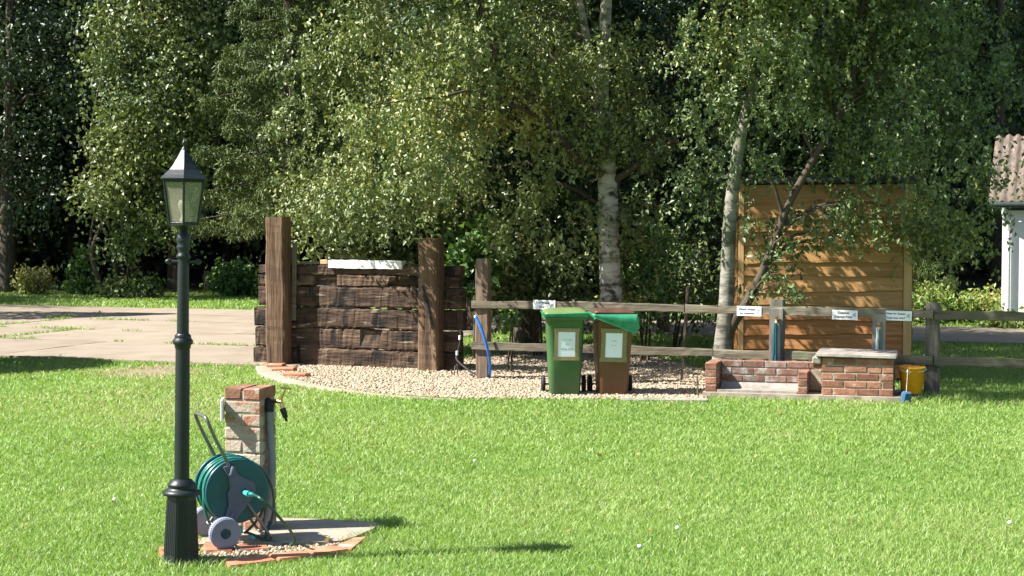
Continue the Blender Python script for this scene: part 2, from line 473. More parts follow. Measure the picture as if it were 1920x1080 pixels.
def gp(pts, z=0.0):
    return [tuple(G(x, y, z)[:2]) for x, y in pts]


def sheet(name, poly, z, m, k='structure'):
    mb = MB()
    mb.add([(p[0], p[1], z) for p in poly], [tuple(range(len(poly)))])
    o = obj(name, mb, m)
    if o.data.polygons[0].normal.z < 0:
        o.data.flip_normals()
    return kind(o, k)


sheet('lawn', [(-120, -40), (120, -40), (120, 160), (-120, 160)], 0.0, M['lawn'])

# concrete drive: bays laid in rows, grass in the joints
DO = G(326, 648)
ROWS = [(-2.45, 0.0), (0.0, 1.98), (1.98, 4.2), (4.2, 5.9), (5.9, 7.6)]
UEND = [3.2, 3.2, 3.2, 26.0, 26.0]
UBEG = -30.0


def uw(p):
    d = (p[0] - DO.x, p[1] - DO.y)
    return d[0] * math.cos(A) - d[1] * math.sin(A), d[0] * math.sin(A) + d[1] * math.cos(A)


def from_uw(u, w):
    return (DO.x + u * math.cos(A) + w * math.sin(A), DO.y - u * math.sin(A) + w * math.cos(A))


CROSS = [uw(G(103, 656))[0], uw(G(128, 640))[0] - 1.2, uw(G(33, 609))[0], uw(G(600, 600))[0], uw(G(200, 590))[0]]
drive = sheet('driveway', [from_uw(UBEG, -2.45), from_uw(3.2, -2.45), from_uw(3.2, 4.2), from_uw(26, 4.2), from_uw(26, 7.6), from_uw(UBEG, 7.6)], 0.006, M['joint'])
rs = random.Random(3)
for k, (w0, w1) in enumerate(ROWS):
    cuts, u = [UBEG], CROSS[k]
    while u > UBEG + 3:
        cuts.append(u); u -= 4.6
    u = CROSS[k] + 4.6
    while u < UEND[k] - 1.2:
        cuts.append(u); u += 4.6
    cuts = sorted(cuts + [UEND[k]])
    for u0, u1 in zip(cuts[:-1], cuts[1:]):
        if from_uw((u0 + u1) / 2, w0)[0] < -14:
            continue
        g, pts = 0.025, []
        cor = [(u0 + g, w0 + g), (u1 - g, w0 + g), (u1 - g, w1 - g), (u0 + g, w1 - g)]
        for i in range(4):
            a, b = cor[i], cor[(i + 1) % 4]
            n = 10
            for j in range(n):
                t = j / n
                pts.append((a[0] + (b[0] - a[0]) * t + rs.uniform(-.018, .018), a[1] + (b[1] - a[1]) * t + rs.uniform(-.018, .018)))
        top = 0.028 + rs.uniform(-.004, .004)
        mb = MB().prism([from_uw(*p) for p in pts], 0.007, top)
        obj('slab', mb, M['concrete'], drive)

# gravel bed: a base sheet and its stones
GRAVEL = gp([(486, 694), (500, 704), (530, 715), (590, 726), (680, 737), (760, 744), (860, 748), (1030, 749), (1180, 750), (1325, 752),
             (1335, 700), (1270, 682), (1190, 661), (1080, 656), (900, 668), (840, 684), (560, 676), (500, 683)])
sheet('gravel_bed', GRAVEL, 0.005, M['cement'])
ICO = None
bm = bmesh.new()
bmesh.ops.create_icosphere(bm, subdivisions=1, radius=1.0)
ICO_V = np.array([v.co[:] for v in bm.verts]); ICO_F = np.array([[v.index for v in f.verts] for f in bm.faces])
bm.free()


def stones(name, poly, dens, r0, r1, seed, zf=None):
    rng = np.random.default_rng(seed)
    P = np.array(poly)
    lo, hi = P.min(0), P.max(0)
    n = int(dens * np.prod(hi - lo))
    xy = rng.uniform(lo, hi, (n, 2))
    xy = xy[in_poly(xy[:, 0], xy[:, 1], poly)]
    n = len(xy)
    r = rng.uniform(r0, r1, n)
    sc = rng.uniform([.75, .75, .5], [1.3, 1.1, .85], (n, 3)) * r[:, None]
    an = rng.uniform(0, 6.283, n)
    v = ICO_V[None] * (1 + rng.uniform(-.18, .18, (n, 12, 1))) * sc[:, None, :]
    c, s_ = np.cos(an)[:, None], np.sin(an)[:, None]
    x, y, z = v[..., 0], v[..., 1], v[..., 2]
    tl = rng.uniform(-.5, .5, (n, 1))
    z2 = z + x * tl
    z0 = rng.uniform(0.002, 0.016, n) + (zf(xy) if zf else 0)
    V = np.stack([x * c - y * s_ + xy[:, :1], x * s_ + y * c + xy[:, 1:], z2 + z0[:, None]], -1).reshape(-1, 3)
    F = (ICO_F[None] + (np.arange(n) * 12)[:, None, None]).reshape(-1, 3)
    tint = np.repeat(np.clip(rng.beta(3, 3, n), 0, 1), 12)
    o = obj(name, tri_mesh(name, V, F, tint), STONE)
    return kind(o, 'stuff')


stones('gravel', GRAVEL, 1900, .011, .021, 11)

gc = np.mean(np.array(GRAVEL), 0)
stones('gravel', [tuple(gc + (np.array(p) - gc) * np.array([1.03, 1.12])) for p in GRAVEL], 55, .010, .018, 13)
# edging at the left end of the gravel
kerb_px = [(489, 694), (500, 705), (530, 717), (590, 729), (680, 740), (760, 747), (860, 751)]
kp = [G(*p) for p in kerb_px]
mb = MB()
n = len(kp)
ring = []
for i, p in enumerate(kp):
    t = (kp[min(i + 1, n - 1)] - kp[max(i - 1, 0)]).normalized()
    nn = Vector((-t.y, t.x, 0))
    wd = [.07, .09, .07, .05, .035, .03, .02][i]
    h = [.05, .05, .045, .035, .025, .02, .012][i]
    ring.append([p + nn * wd + Vector((0, 0, 0.0)), p + nn * wd * .8 + Vector((0, 0, h)), p - nn * wd * .8 + Vector((0, 0, h)), p - nn * wd])
vs = [q for r_ in ring for q in r_]
fs = []
for i in range(n - 1):
    for k in range(3):
        a = i * 4 + k
        fs.append((a, a + 4, a + 5, a + 1))
mb.add(vs, fs + [(3, 2, 1, 0), tuple((n - 1) * 4 + k for k in range(4))])
o = obj('concrete_kerb', mb, M['cement'])
tag(o, 'curved pale concrete kerb between the gravel and the lawn', 'kerb')
for (x, y, an, lab) in ((512, 691, -.25, 'flat red edging brick at the foot of the tall sleeper post'),
                        (532, 698, -.18, 'middle red edging brick by the gravel, propped at an angle'),
                        (556, 708, -.3, 'red edging brick sunk along the pale kerb, farthest from the tall post')):
    p = G(x, y)
    b = obj('edging_brick', cbox('edging_brick', .28, .13, .045, .008, .003, int(x)), M['terracotta'], None, (p.x, p.y, .032), (.05, -.03, an))
    tag(b, lab, 'brick', 'red edging bricks at the end of the gravel')

# small paved pad by the tap pillar
PAD = gp([(372, 1028), (398, 984), (450, 979), (507, 977), (600, 980), (712, 986), (700, 998), (668, 1012), (640, 1021), (560, 1026), (450, 1024)])
mb = MB().prism(PAD, -0.05, 0.022)
o = obj('concrete_pad', mb, M['cement'])
tag(o, 'pale concrete pad under the brick tap pillar', 'concrete pad')
DRAIN = gp([(376, 1052), (362, 1044), (430, 1025), (560, 1027), (642, 1022), (648, 1028), (560, 1038), (470, 1048), (400, 1056)])
sheet('drain_gravel_base', DRAIN, 0.004, M['cement'])
stones('gravel', DRAIN, 5200, .006, .013, 12)
apron = thing('tiled_apron', 'row of red terracotta tiles edging the pad behind the lamp post', 'tiled edging', G(480, 1050))
tiles = [[(430, 1068), (418, 1056), (500, 1047), (520, 1057)], [(524, 1056), (504, 1046), (566, 1040), (590, 1048)],
         [(594, 1047), (570, 1039), (628, 1030), (655, 1038)], [(659, 1036), (632, 1029), (662, 1015), (688, 1012)],
         [(376, 1040), (384, 1023), (442, 1025), (436, 1040)], [(300, 1052), (298, 1034), (372, 1030), (370, 1050)],
         [(322, 1030), (336, 1018), (378, 1016), (372, 1028)], [(448, 1038), (446, 1026), (500, 1028), (505, 1036)]]
for i, t in enumerate(tiles):
    q = [(p[0] - apron.location.x, p[1] - apron.location.y) for p in gp(t)]
    cx, cy = sum(p[0] for p in q) / 4, sum(p[1] for p in q) / 4
    mb = MB()
    inn = [(p[0] + (cx - p[0]) * .05, p[1] + (cy - p[1]) * .05) for p in q]
    h = .020 + .003 * (i % 3)
    mb.prism(q, -.03, h - .005)
    mb.prism(inn, h - .006, h)
    obj('tile', mb, M['terracotta'], apron)

# bare earth worn into the lawn by the corner of the drive
be = G(285, 697)
sheet('bare_earth', [(be.x + .75 * math.cos(k * .3142) * (1 + .25 * math.sin(k * 2.1)), be.y + .7 * math.sin(k * .3142) * (1 + .3 * math.sin(k * 1.3 + 1))) for k in range(20)], .004,
      mat('dry_earth', [(0.16, 0.12, 0.075), (0.25, 0.195, 0.13)], 9, rough=.95, bump=.5, bscale=40))
# ------------------------------------------------------------------ sleeper wall
WA = R(20)
wp = G(590, 687)
WF = (wp.x, wp.y)
tl, tr = hit(479, WF, WA, .5), hit(866, WF, WA, .5)
wall = thing('sleeper_wall', 'dark brown wall of old railway sleepers between two rough posts', 'sleeper wall', W(WF, WA, 0, 0, 0), -WA)


def sleeper_mesh(L, D, H, seed, n=26, rough=.012, notches=()):
    """a rough squared timber: wandering edges, broken arrises, cut notches in the front"""
    rng = random.Random(seed)
    mb = MB()
    prof = [(-1, -.82), (-1, .82), (-.84, 1), (.84, 1), (1, .82), (1, -.82), (.84, -1), (-.84, -1)]
    vs, fs = [], []
    ph = [rng.uniform(0, 6) for _ in range(4)]
    for i in range(n + 1):
        x = -L / 2 + L * i / n + rng.uniform(-.2, .2) * L / n * (0 < i < n)
        t = x
        dz = .005 * math.sin(t * 3 + ph[0]) + .003 * math.sin(t * 9 + ph[1])
        for k, (a, b) in enumerate(prof):
            y, z = a * D / 2, b * H / 2
            if b > .5:
                z += dz
            if b < -.5:
                z += .004 * math.sin(t * 4 + ph[2])
            y += rng.uniform(-rough, rough) * .6
            z += rng.uniform(-rough, rough) * .5
            for (n0, n1, za, zb, dep) in notches:
                if a < 0 and n0 < t < n1 and za <= b <= zb:
                    y += dep
            vs.append((x, y, z))
    m = len(prof)
    for i in range(n):
        for k in range(m):
            a, b = i * m + k, i * m + (k + 1) % m
            fs.append((a, b, b + m, a + m))
    fs.append(tuple(range(m)))
    fs.append(tuple(reversed([n * m + k for k in range(m)])))
    mb.add(vs, fs)
    me = mb.mesh('sleeper')
    bm = bmesh.new(); bm.from_mesh(me); bmesh.ops.recalc_face_normals(bm, faces=bm.faces); bm.to_mesh(me); bm.free()
    return me


LW = tr - tl
cuts = [0.0, .215, .455, .70, .955, 1.085, 1.205]
NOT = {1: [(.28, .55, -.5, 1, .05), (1.2, 1.32, -1, 1, .06)], 2: [], 3: [], 4: [(-.35, -.05, -1, 1, .06), (.62, 1.0, -1, .5, .06)], 0: [(-.55, -.5, -1, 1, .05)], 5: []}
for k in range(6):
    h = cuts[k + 1] - cuts[k] - (.016 if k in (2, 3) else .006)
    ln = LW * [1.0, .99, 1.01, .985, .97, .975][k]
    rk = random.Random(900 + k)
    cracks = []
    for _ in range(1):
        c_ = rk.uniform(-1.2, 1.2)
        h_ = rk.choice([(-1, .2), (-.2, 1), (-1, 1)])
        cracks.append((c_, c_ + rk.choice([.032, .032, .09]), h_[0], h_[1], rk.uniform(.008, .022)))
    me = sleeper_mesh(ln, .13, h, 40 + k, n=84, rough=.009, notches=[(a - .2, b - .2, c, d, e) for a, b, c, d, e in NOT[k]] + cracks)
    obj('sleeper', me, M['sleeper'], wall, ((tl + tr) / 2 + [-.03, -.02, .0, .02, .0, .015][k], .065 + [0, .006, -.004, .004, -.002, .006][k], (cuts[k] + cuts[k + 1]) / 2))
for (px, w, hgt, lab) in ((515, .25, 1.765, 'taller rough post standing at the end by the drive'), (802, .25, 1.515, 'shorter rough post with an iron strap')):
    off = -.115
    t = hit(px, W(WF, WA, 0, off - .1, 0), WA, .8)
    me = sleeper_mesh(hgt + .06, .20, w, 60 + px, n=30, rough=.007)
    o = obj('post', me, M['sleeperpost'], wall, (t, off, hgt / 2 - .03), (0, -math.pi / 2, 0))
    o.rotation_euler = (Matrix.Rotation(-math.pi / 2, 3, 'Y')).to_euler()
    o['label'] = lab
    if px == 515:
        obj('batten', cbox('batten', .05, .03, .92, .004, .003, 5), M['fence'], wall, (t + .165, off + .08, 1.0), (0, R(1.2), 0))
    else:
        mb = MB().box((0, 0, 0), (.028, .012, .50))
        obj('iron_strap', mb, M['rubber'], wall, (t + .0, off - .113, .74), (0, R(-16), 0))


def on_wall(px, z, off):
    q = W(WF, WA, 0, off, 0)
    return W(q, WA, hit(px, q, WA, z), 0, z)


p = on_wall(686, 1.2, .0)
mb = MB()
rng = random.Random(5)
vs, fs = [], []
nb = 16
for i in range(nb + 1):
    x = -.47 + .94 * i / nb
    j = lambda: rng.uniform(-.005, .005)
    vs += [(x, -.035 + j(), -.035 + j()), (x, -.04 + j(), .052 + j()), (x, .10 + j(), .056 + j()), (x, .10 + j(), .03)]
for i in range(nb):
    for k in range(4):
        a, b = i * 4 + k, i * 4 + (k + 1) % 4
        fs.append((a, a + 4, b + 4, b))
fs += [(0, 1, 2, 3), tuple(nb * 4 + k for k in (3, 2, 1, 0))]
mb.add(vs, fs)
o = obj('white_board', mb, M['wornwhite'], None, p, (0, 0, -WA))
tag(o, 'long worn white board lying along the top of the sleeper wall', 'board')
p = on_wall(583, 1.225, .05)
o = obj('timber_offcut', cbox('timber_offcut', .25, .07, .03, .004, .003, 8), M['fence'], None, p, (0, 0, -WA + .05))
tag(o, 'short grey plank lying on the sleeper wall near the tall post', 'plank')
p = on_wall(609, 1.235, .05)
o = obj('wooden_block', cbox('wooden_block', .09, .07, .05, .004, .003, 9), M['batten'], None, p, (0, 0, -WA))
tag(o, 'small cream wooden block on the sleeper wall beside the white board', 'block')
p = PX(642, 490, 19.6)
tub = thing('compost_bin', 'black plastic compost bin with its lid just showing over the sleeper wall', 'compost bin', (p.x, p.y, 0))
obj('body', MB().lathe([(.36, 0), (.31, 1.12), (.0, 1.12)], 20), M['rubber'], tub)
obj('lid', MB().lathe([(.0, 1.125), (.16, 1.125), (.165, 1.16), (.15, 1.19), (.0, 1.20)], 20), M['rubber'], tub)

# ------------------------------------------------------------------ post and rail fence
fp = G(903, 712)
FF = (fp.x, fp.y)


def ft(px, z=.6, off=0.0):
    q = W(FF, A, 0, off, 0)
    return hit(px, q, A, z)


fence = thing('rail_fence', 'weathered two rail timber fence running behind the bins and brick block', 'fence', W(FF, A, 0, 0, 0), -A)
posts = [(ft(903), 1.31, .145, M['brownpost'], 'taller rough brown end post'), (ft(1133), .80, .12, M['fencepost'], None), (ft(1456), .925, .13, M['fencepost'], None),
         (ft(1748), .92, .135, M['fencepost'], 'thick grey post beside the yellow bucket'), (ft(2060), .92, .13, M['fencepost'], None)]
for i, (t, h, w, m, lab) in enumerate(posts):
    me = sleeper_mesh(h + .05, .10, w, 80 + i, n=14, rough=.006)
    o = obj('post', me, m, fence, (t, .052, h / 2 - .025))
    o.rotation_euler = Matrix.Rotation(-math.pi / 2, 3, 'Y').to_euler()
    if lab:
        o['label'] = lab
rails = [(ft(888), ft(1290), .822, .86), (ft(1290), ft(1752), .80, .79), (ft(1752), ft(2080), .79, .80)]
for zt, zs in ((0.82, 0), (0.372, 1)):
    for i, (t0, t1) in enumerate([(ft(886), ft(1338 if zs else 1284)), (ft(1338 if zs else 1284) + .01, ft(1750)), (ft(1750) + .012, ft(2090))]):
        za = zt + [0.004, -.008, -.018][i] + rs.uniform(-.004, .004)
        me = sleeper_mesh(t1 - t0, .035, .086, 90 + i + 7 * zs, n=30, rough=.005)
        o = obj('rail', me, M['fence'], fence, ((t0 + t1) / 2, -.019, za))
        o.rotation_euler = (0, R([.0, .1, -.1][i]), 0)
p = W(FF, A, ft(1291, .7, .25), .25, 0)
st = obj('fence_stake', cbox('fence_stake', .03, .03, 1.04, .006, .006, 21), M['bark'], None, (p.x, p.y + .35, .50), (0, R(4), -A))
tag(st, 'slim grey stake leaning behind the fence rail right of the bins', 'stake')


def text_mesh(body, width, size=1.0, bold=.03):
    cu = bpy.data.curves.new('lettering', 'FONT')
    cu.body = body
    cu.align_x, cu.align_y = 'CENTER', 'CENTER'
    cu.size = size
    cu.offset = bold
    cu.resolution_u = 2
    ob = bpy.data.objects.new('tmp_text', cu)
    C.objects.link(ob)
    dg = bpy.context.evaluated_depsgraph_get()
    me = bpy.data.meshes.new_from_object(ob.evaluated_get(dg))
    bpy.data.objects.remove(ob)
    bpy.data.curves.remove(cu)
    xs = [v.co.x for v in me.vertices]; ys = [v.co.y for v in me.vertices]
    s = width / (max(xs) - min(xs))
    cx, cy = (max(xs) + min(xs)) / 2, (max(ys) + min(ys)) / 2
    for v in me.vertices:
        v.co = Vector(((v.co.x - cx) * s, 0, (v.co.y - cy) * s))
    me.materials.clear()
    return me


signs = [(1020, 571.5, .250, .098, [('Dry Waste', -.016, .020, .150), ('ONLY', -.016, -.024, .075)], 'small white sign reading Dry Waste ONLY on the top rail above the green bin'),
         (1404.5, 583.5, .250, .098, [('Waste Water', -.022, .020, .178), ('(no chemicals)', -.022, -.022, .150)], 'small white sign reading Waste Water on the rail beside the birch trunk'),
         (1584, 590.5, .250, .096, [('Chemical', -.016, .022, .112), ('Disposal Point', -.016, -.021, .170)], 'small white sign reading Chemical Disposal Point in the middle of the wooden shed front'),
         (1685, 592, .250, .096, [('Water for Cleaning', -.026, .018, .190), ('Toilet Units ONLY', -.026, -.022, .180)], 'small white sign reading Water for Cleaning Toilet Units ONLY by the yellow bucket')]
for (px, py, w, h, lines, lab) in signs:
    t = ft(px, .82, -.05)
    p = W(FF, A, t, -.045, 0)
    z = CAM_H - (py - 412.4) / FPX * (p.y + .04)
    sg = thing('rail_sign', lab, 'sign', (p.x, p.y, z), -A + R(1.0), 'small white signs along the fence rail')
    sg.rotation_euler[1] = R(.8)
    obj('panel', cbox('panel', w, .005, h, .0012, 0, 3), M['white'], sg)
    for body, dx, dz, wd in lines:
        obj('lettering', text_mesh(body, wd), M['ink'], sg, (dx, -.0042, dz))
    mb = MB()
    lx, lz = w / 2 - .034, .0
    for (x0, z0, x1, z1, r_) in ((-.018, -.018, .0, .004, .0042), (.0, .004, .016, -.014, .004), (-.012, .006, .012, .022, .0042), (.006, -.02, .014, .02, .003)):
        mb.tube([(lx + x0, -.0042, lz + z0), (lx + x1, -.0042, lz + z1)], r_, 5)
    for i_ in range(len(mb.v)):
        v = mb.v[i_]
        mb.v[i_] = (v[0], -.0042 + (v[1] + .0042) * .1, v[2])
    obj('logo', mb, M['greyink'], sg)

# ------------------------------------------------------------------ waney board shed
sp = PX(1384, 600, 17.35)
SA = R(7)
SF = (sp.x, sp.y)
SWD = hit(1708, SF, SA, 1.0)
SH = 2.12
shed = thing('board_shed', 'orange brown waney edge board shed standing behind the fence', 'shed', (SF[0], SF[1], 0), -SA)


def waney(L, H, seed, th=.022):
    rng = random.Random(seed)
    n = 30
    ph = [rng.uniform(0, 6.28) for _ in range(5)]
    vs, fs = [], []
    for i in range(n + 1):
        x = -L / 2 + L * i / n
        w = .009 * math.sin(x * 3.1 + ph[0]) + .006 * math.sin(x * 7.7 + ph[1]) + .003 * math.sin(x * 19 + ph[2]) + .010 * math.sin(x * 1.3 + ph[3])
        vs += [(x, -th - .012, -H / 2 + w), (x, -.006, H / 2), (x, .004, H / 2), (x, -.008, -H / 2 + w + .004), (x, -th - .006, -H / 2 + w - .004)]
    for i in range(n):
        for k in range(5):
            a, b = i * 5 + k, i * 5 + (k + 1) % 5
            fs.append((a, a + 5, b + 5, b))
    fs += [(0, 1, 2, 3, 4), tuple(n * 5 + k for k in (4, 3, 2, 1, 0))]
    me = MB().add(vs, fs).mesh('board')
    bm = bmesh.new(); bm.from_mesh(me); bmesh.ops.recalc_face_normals(bm, faces=bm.faces); bm.to_mesh(me); bm.free()
    return me


NB = 13
pitch = (SH - .06) / NB
for k in range(NB):
    z = .03 + pitch * (k + .5)
    m = M['redboard'] if k < 5 else M['board']
    o = obj('board', waney(SWD - .15, pitch + .035, 200 + k), m, shed, (SWD / 2 - .015, -.012 + rs.uniform(-.003, .003), z))
    o.rotation_euler = (0, R(rs.uniform(-.25, .25)), 0)
for k in range(NB - 1):
    z = .03 + pitch * (k + .5)
    m = M['redboard'] if k < 5 else M['board']
    o = obj('board', waney(1.28, pitch + .03, 230 + k), m, shed, (-.004, .70, z), (0, 0, -math.pi / 2))
    o = obj('board', waney(1.28, pitch + .03, 250 + k), m, shed, (SWD + .004, .70, z), (0, 0, math.pi / 2))
    o = obj('board', waney(SWD - .15, pitch + .03, 270 + k), m, shed, (SWD / 2, 1.412, z), (0, 0, math.pi))
for x, y in ((.028, -.022), (SWD - .042, -.026), (.03, 1.37), (SWD - .03, 1.37)):
    hh_ = SH if y < 1 else SH - .13
    obj('corner_post', cbox('corner_post', .058 if x < 1 else .085, .05, hh_, .004, .002, 31), M['batten'], shed, (x, y, hh_ / 2))
mb = MB()
mb.add([(-.07, -.12, SH + .004), (SWD + .06, -.12, SH + .02), (SWD + .06, 1.52, SH - .10), (-.07, 1.52, SH - .12),
        (-.07, -.12, SH + .055), (SWD + .06, -.12, SH + .075), (SWD + .06, 1.52, SH - .05), (-.07, 1.52, SH - .07)],
       [(3, 2, 1, 0), (4, 5, 6, 7), (0, 1, 5, 4), (1, 2, 6, 5), (2, 3, 7, 6), (3, 0, 4, 7)])
obj('roof', mb, M['felt'], shed)

# ------------------------------------------------------------------ brick work: basin, block, pillar
BR = {}


def brick(parent, m, L, Dp, H, loc, seed, rot=None):
    key = (round(L, 3), round(Dp, 3), round(H, 3), seed % 4, m.name)
    if key not in BR:
        me = cbox('brick', L, Dp, H, .005, .0026, seed % 4 + int(L * 1000))
        me.materials.append(m)
        BR[key] = me
    return obj('brick', BR[key], None, parent, loc, rot)


def course(parent, m, lens, x0, y, z, Dp, H, j=.011, seed=0, axis='x'):
    c = x0
    for i, L in enumerate(lens):
        jy = rs.uniform(-.002, .002)
        if axis == 'x':
            brick(parent, m, L, Dp, H, (c + L / 2, y + jy, z + rs.uniform(-.0015, .0015)), seed + i)
        else:
            brick(parent, m, L, Dp, H, (y + jy, c + L / 2, z + rs.uniform(-.0015, .0015)), seed + i, (0, 0, math.pi / 2))
        c += L + j


KA = R(15)
kp0 = G(1540, 751)
KF = (kp0.x, kp0.y)
PZ = .055
t0, t1 = hit(1318, KF, KA, .05), hit(1697, KF, KA, .05)
mb = MB()
nb = 24
poly = [(t0 + (t1 - t0) * i / nb, -.055 + rs.uniform(-.008, .008)) for i in range(nb + 1)] + [(t1, .66), (t0, .66)]
base = obj('concrete_plinth', MB().prism(poly, -.04, PZ), M['cement'], None, (KF[0], KF[1], 0), (0, 0, -KA))
tag(base, 'low pale concrete base under the brick basin and brick block', 'concrete base')
BH, CP_ = .060, .072
block = thing('brick_block', 'squat red brick block with a grey concrete lid beside the bucket', 'brick block', W(KF, KA, 0, 0, PZ), -KA)
for k in range(5):
    z = CP_ * k + BH / 2 + .006
    L = [.10, .205, .205, .127] if k % 2 == 0 else [.205, .205, .127, .10]
    course(block, M['brick'], L, 0, .05, z, .1, BH, seed=k * 5)
    course(block, M['brick'], [.18, .18], .11, .05, z, .1, BH, seed=k * 5 + 2, axis='y')
    course(block, M['brick'], [.18, .18], .11, .62, z, .1, BH, seed=k * 5 + 3, axis='y')
obj('mortar', MB().box((.335, .243, .178), (.66, .472, .356)), M['mortar'], block)
obj('lid', cbox('lid', .755, .56, .036, .008, .004, 4), M['slabgrey'], block, (.322, .24, .388), (R(1.0), R(.6), 0))
obj('lid_rim', cbox('lid_rim', .085, .50, .07, .012, .004, 6), M['slabgrey'], block, (-.0475, .24, .328))

basin = thing('drain_basin', 'low open brick basin for waste water left of the brick block', 'basin', W(KF, KA, 0, 0, PZ), -KA)
xl0, xl1 = hit(1322, KF, KA, .2), hit(1343, KF, KA, .2)
xr0, xr1 = hit(1496, KF, KA, .2), hit(1514, KF, KA, .2)
for k in range(4):
    z = CP_ * k + BH / 2 + .006
    course(basin, M['brick'], [.205, .205], 0, (xl0 + xl1) / 2, z, xl1 - xl0, BH, seed=k * 3, axis='y')
    if k < 3:
        course(basin, M['brick'], [.205, .205], 0, (xr0 + xr1) / 2, z, xr1 - xr0, BH, seed=k * 3 + 1, axis='y')
    span = xr1 - xl1 - .01
    q = .205
    L = ([q] * 4 if k % 2 else [.1] + [q] * 3)
    used = sum(L) + .011 * (len(L) - 1)
    L.append(max(.04, span - used - .011))
    course(basin, M['darkbrick'], L, xl1 + .008, .37, z, .1, BH, seed=k * 4)
obj('mortar', MB().box(((xl0 + xl1) / 2, .208, .140), (xl1 - xl0 - .012, .404, .28)).box(((xr0 + xr1) / 2, .208, .104), (xr1 - xr0 - .012, .404, .208))
    .box(((xl1 + xr1) / 2, .372, .139), (xr1 - xl1 - .02, .085, .278)), M['mortar'], basin)
mb = MB().box(((xl1 + xr0) / 2, .16, .012), (xr0 - xl1 - .01, .31, .024))
mb.add([(xl1 + .01, .31, .024), (xr0 - .01, .31, .024), (xr0 - .01, .25, .024), (xl1 + .01, .25, .024), (xl1 + .01, .315, .07), (xr0 - .01, .315, .07)],
       [(3, 2, 5, 4), (0, 3, 4), (1, 5, 2)])
obj('basin_floor', mb, M['slabgrey'], basin)
obj('infill', cbox('infill', -xr1 - .005, .09, .215, .012, .008, 5), M['cement'], basin, (xr1 / 2, .30, .11))
p = G(1245, 752)
o = obj('stone_slab', cbox('stone_slab', .82, .16, .05, .01, .006, 2), M['slabgrey'], None, (p.x, p.y, .005), (0, 0, -R(6)))
tag(o, 'long pale stone slab sunk in the grass right of the brown bin', 'slab')

PA = R(15.6)
pc = G(489, 1003)
PWD = .212
pil = thing('tap_pillar', 'square limewashed brick pillar carrying a brass garden tap', 'pillar', W((pc.x, pc.y), PA, -PWD, 0, .015), -PA)
PC = .0728
for k in range(11):
    z = PC * k + .031
    m = M['brick'] if k == 10 else M['limebrick']
    if k % 2 == 0:
        for i in range(2):
            brick(pil, m, .212, .100, .061, (.050 + i * .112, .106, z), k * 2 + i, (0, 0, math.pi / 2))
    else:
        for i in range(2):
            brick(pil, m, .212, .100, .061, (.106, .050 + i * .112, z), k * 2 + i)
obj('mortar', MB().box((.106, .106, PC * 5.5 - .01), (.202, .202, PC * 11 - .03)), M['mortar'], pil)
pl_ = thing('pillar_plate', 'small white plate fixed edge on at the side of the brick pillar', 'plate', W((pc.x, pc.y), PA, -PWD - .012, 0, 0), R(6))
obj('plate', cbox('plate', .012, .17, .115, .002, 0, 1), M['white'], pl_, (0, -.005, .688))
obj('fixing_lug', cbox('fixing_lug', .014, .03, .02, .002, 0, 1), M['steel'], pl_, (.006, .06, .688))
tap = thing('garden_tap', 'brass garden tap with black hose connector on the brick pillar', 'tap', W((pc.x, pc.y), PA, 0, .12, 0), -PA)
zt = .725
obj('body', MB().tube([(0, 0, zt), (.05, -.01, zt + .004), (.085, -.02, zt)], [.011, .012, .013], 10).tube([(.085, -.02, zt - .005), (.096, -.024, zt - .05)], [.013, .011], 10), M['brass'], tap)
obj('valve', MB().tube([(.07, -.015, zt), (.108, -.02, zt + .075)], [.012, .006], 8).tube([(.088, -.05, zt + .082), (.128, .01, zt + .072)], .006, 6), M['brass'], tap)
obj('hose_connector', MB().tube([(.092, -.024, zt - .035), (.112, -.028, zt - .085)], [.018, .014], 10).tube([(.112, -.028, zt - .083), (.116, -.029, zt - .105)], [.009, .008], 8), M['rubber'], tap)
pipe = thing('supply_pipe', 'grey lagged pipe with black elbow running down the brick pillar', 'pipe', W((pc.x, pc.y), PA, 0, .1, 0), -PA)
obj('lagging', MB().tube([(.020, -.02, .685), (.028, -.02, .55), (.034, -.02, .40), (.034, -.03, .28), (.022, -.04, .15), (.005, -.05, .03)], [.020, .021, .022, .022, .020, .017], 12), M['lagging'], pipe)
obj('elbow', MB().tube([(.018, -.02, .672), (.018, -.02, .715), (-.002, .0, .728)], [.026, .027, .024], 10), M['rubber'], pipe)
# ------------------------------------------------------------------ lamp post
lp = G(339.5, 1057)
lamp = thing('lamp_post', 'black cast iron garden lamp post with a six sided glass lantern', 'lamp post', (lp.x, lp.y, 0))
lamp.rotation_euler = (0, R(.95), 0)
mb = MB()
prof = [(.100, -.03), (.100, .012), (.094, .02), (.091, .05), (.076, .335), (.074, .35)]
n = 8
mb.lathe(prof, n, smooth=False, phase=R(22.5) + R(14))
for k in range(n):                      # ribs on every facet
    an = 2 * math.pi * k / n + R(14)
    for j in (-2, -1, 0, 1, 2):
        r0, r1 = .0905 * math.cos(math.pi / 8), .0762 * math.cos(math.pi / 8)
        tv = Vector((-math.sin(an), math.cos(an), 0))
        ov = Vector((math.cos(an), math.sin(an), 0))
        mb.tube([ov * r0 + tv * (j * .0125) + Vector((0, 0, .055)), ov * r1 + tv * (j * .0105) + Vector((0, 0, .325))], .0022, 5)
obj('base', mb, M['black'], lamp)
obj('collar', MB().lathe([(.074, .348), (.093, .352), (.095, .366), (.082, .376), (.068, .384), (.066, .392), (.071, .398), (.069, .408), (.056, .418), (.052, .426), (.038, .432)], 32), M['black'], lamp)
obj('lower_shaft', MB().lathe([(.0375, .425), (.0355, 1.10)], 40, flute=.05), M['black'], lamp)
obj('collar', MB().lathe([(.036, 1.085), (.040, 1.092), (.040, 1.103), (.050, 1.112), (.051, 1.126), (.043, 1.136), (.040, 1.145), (.042, 1.15), (.031, 1.162)], 32), M['black'], lamp)
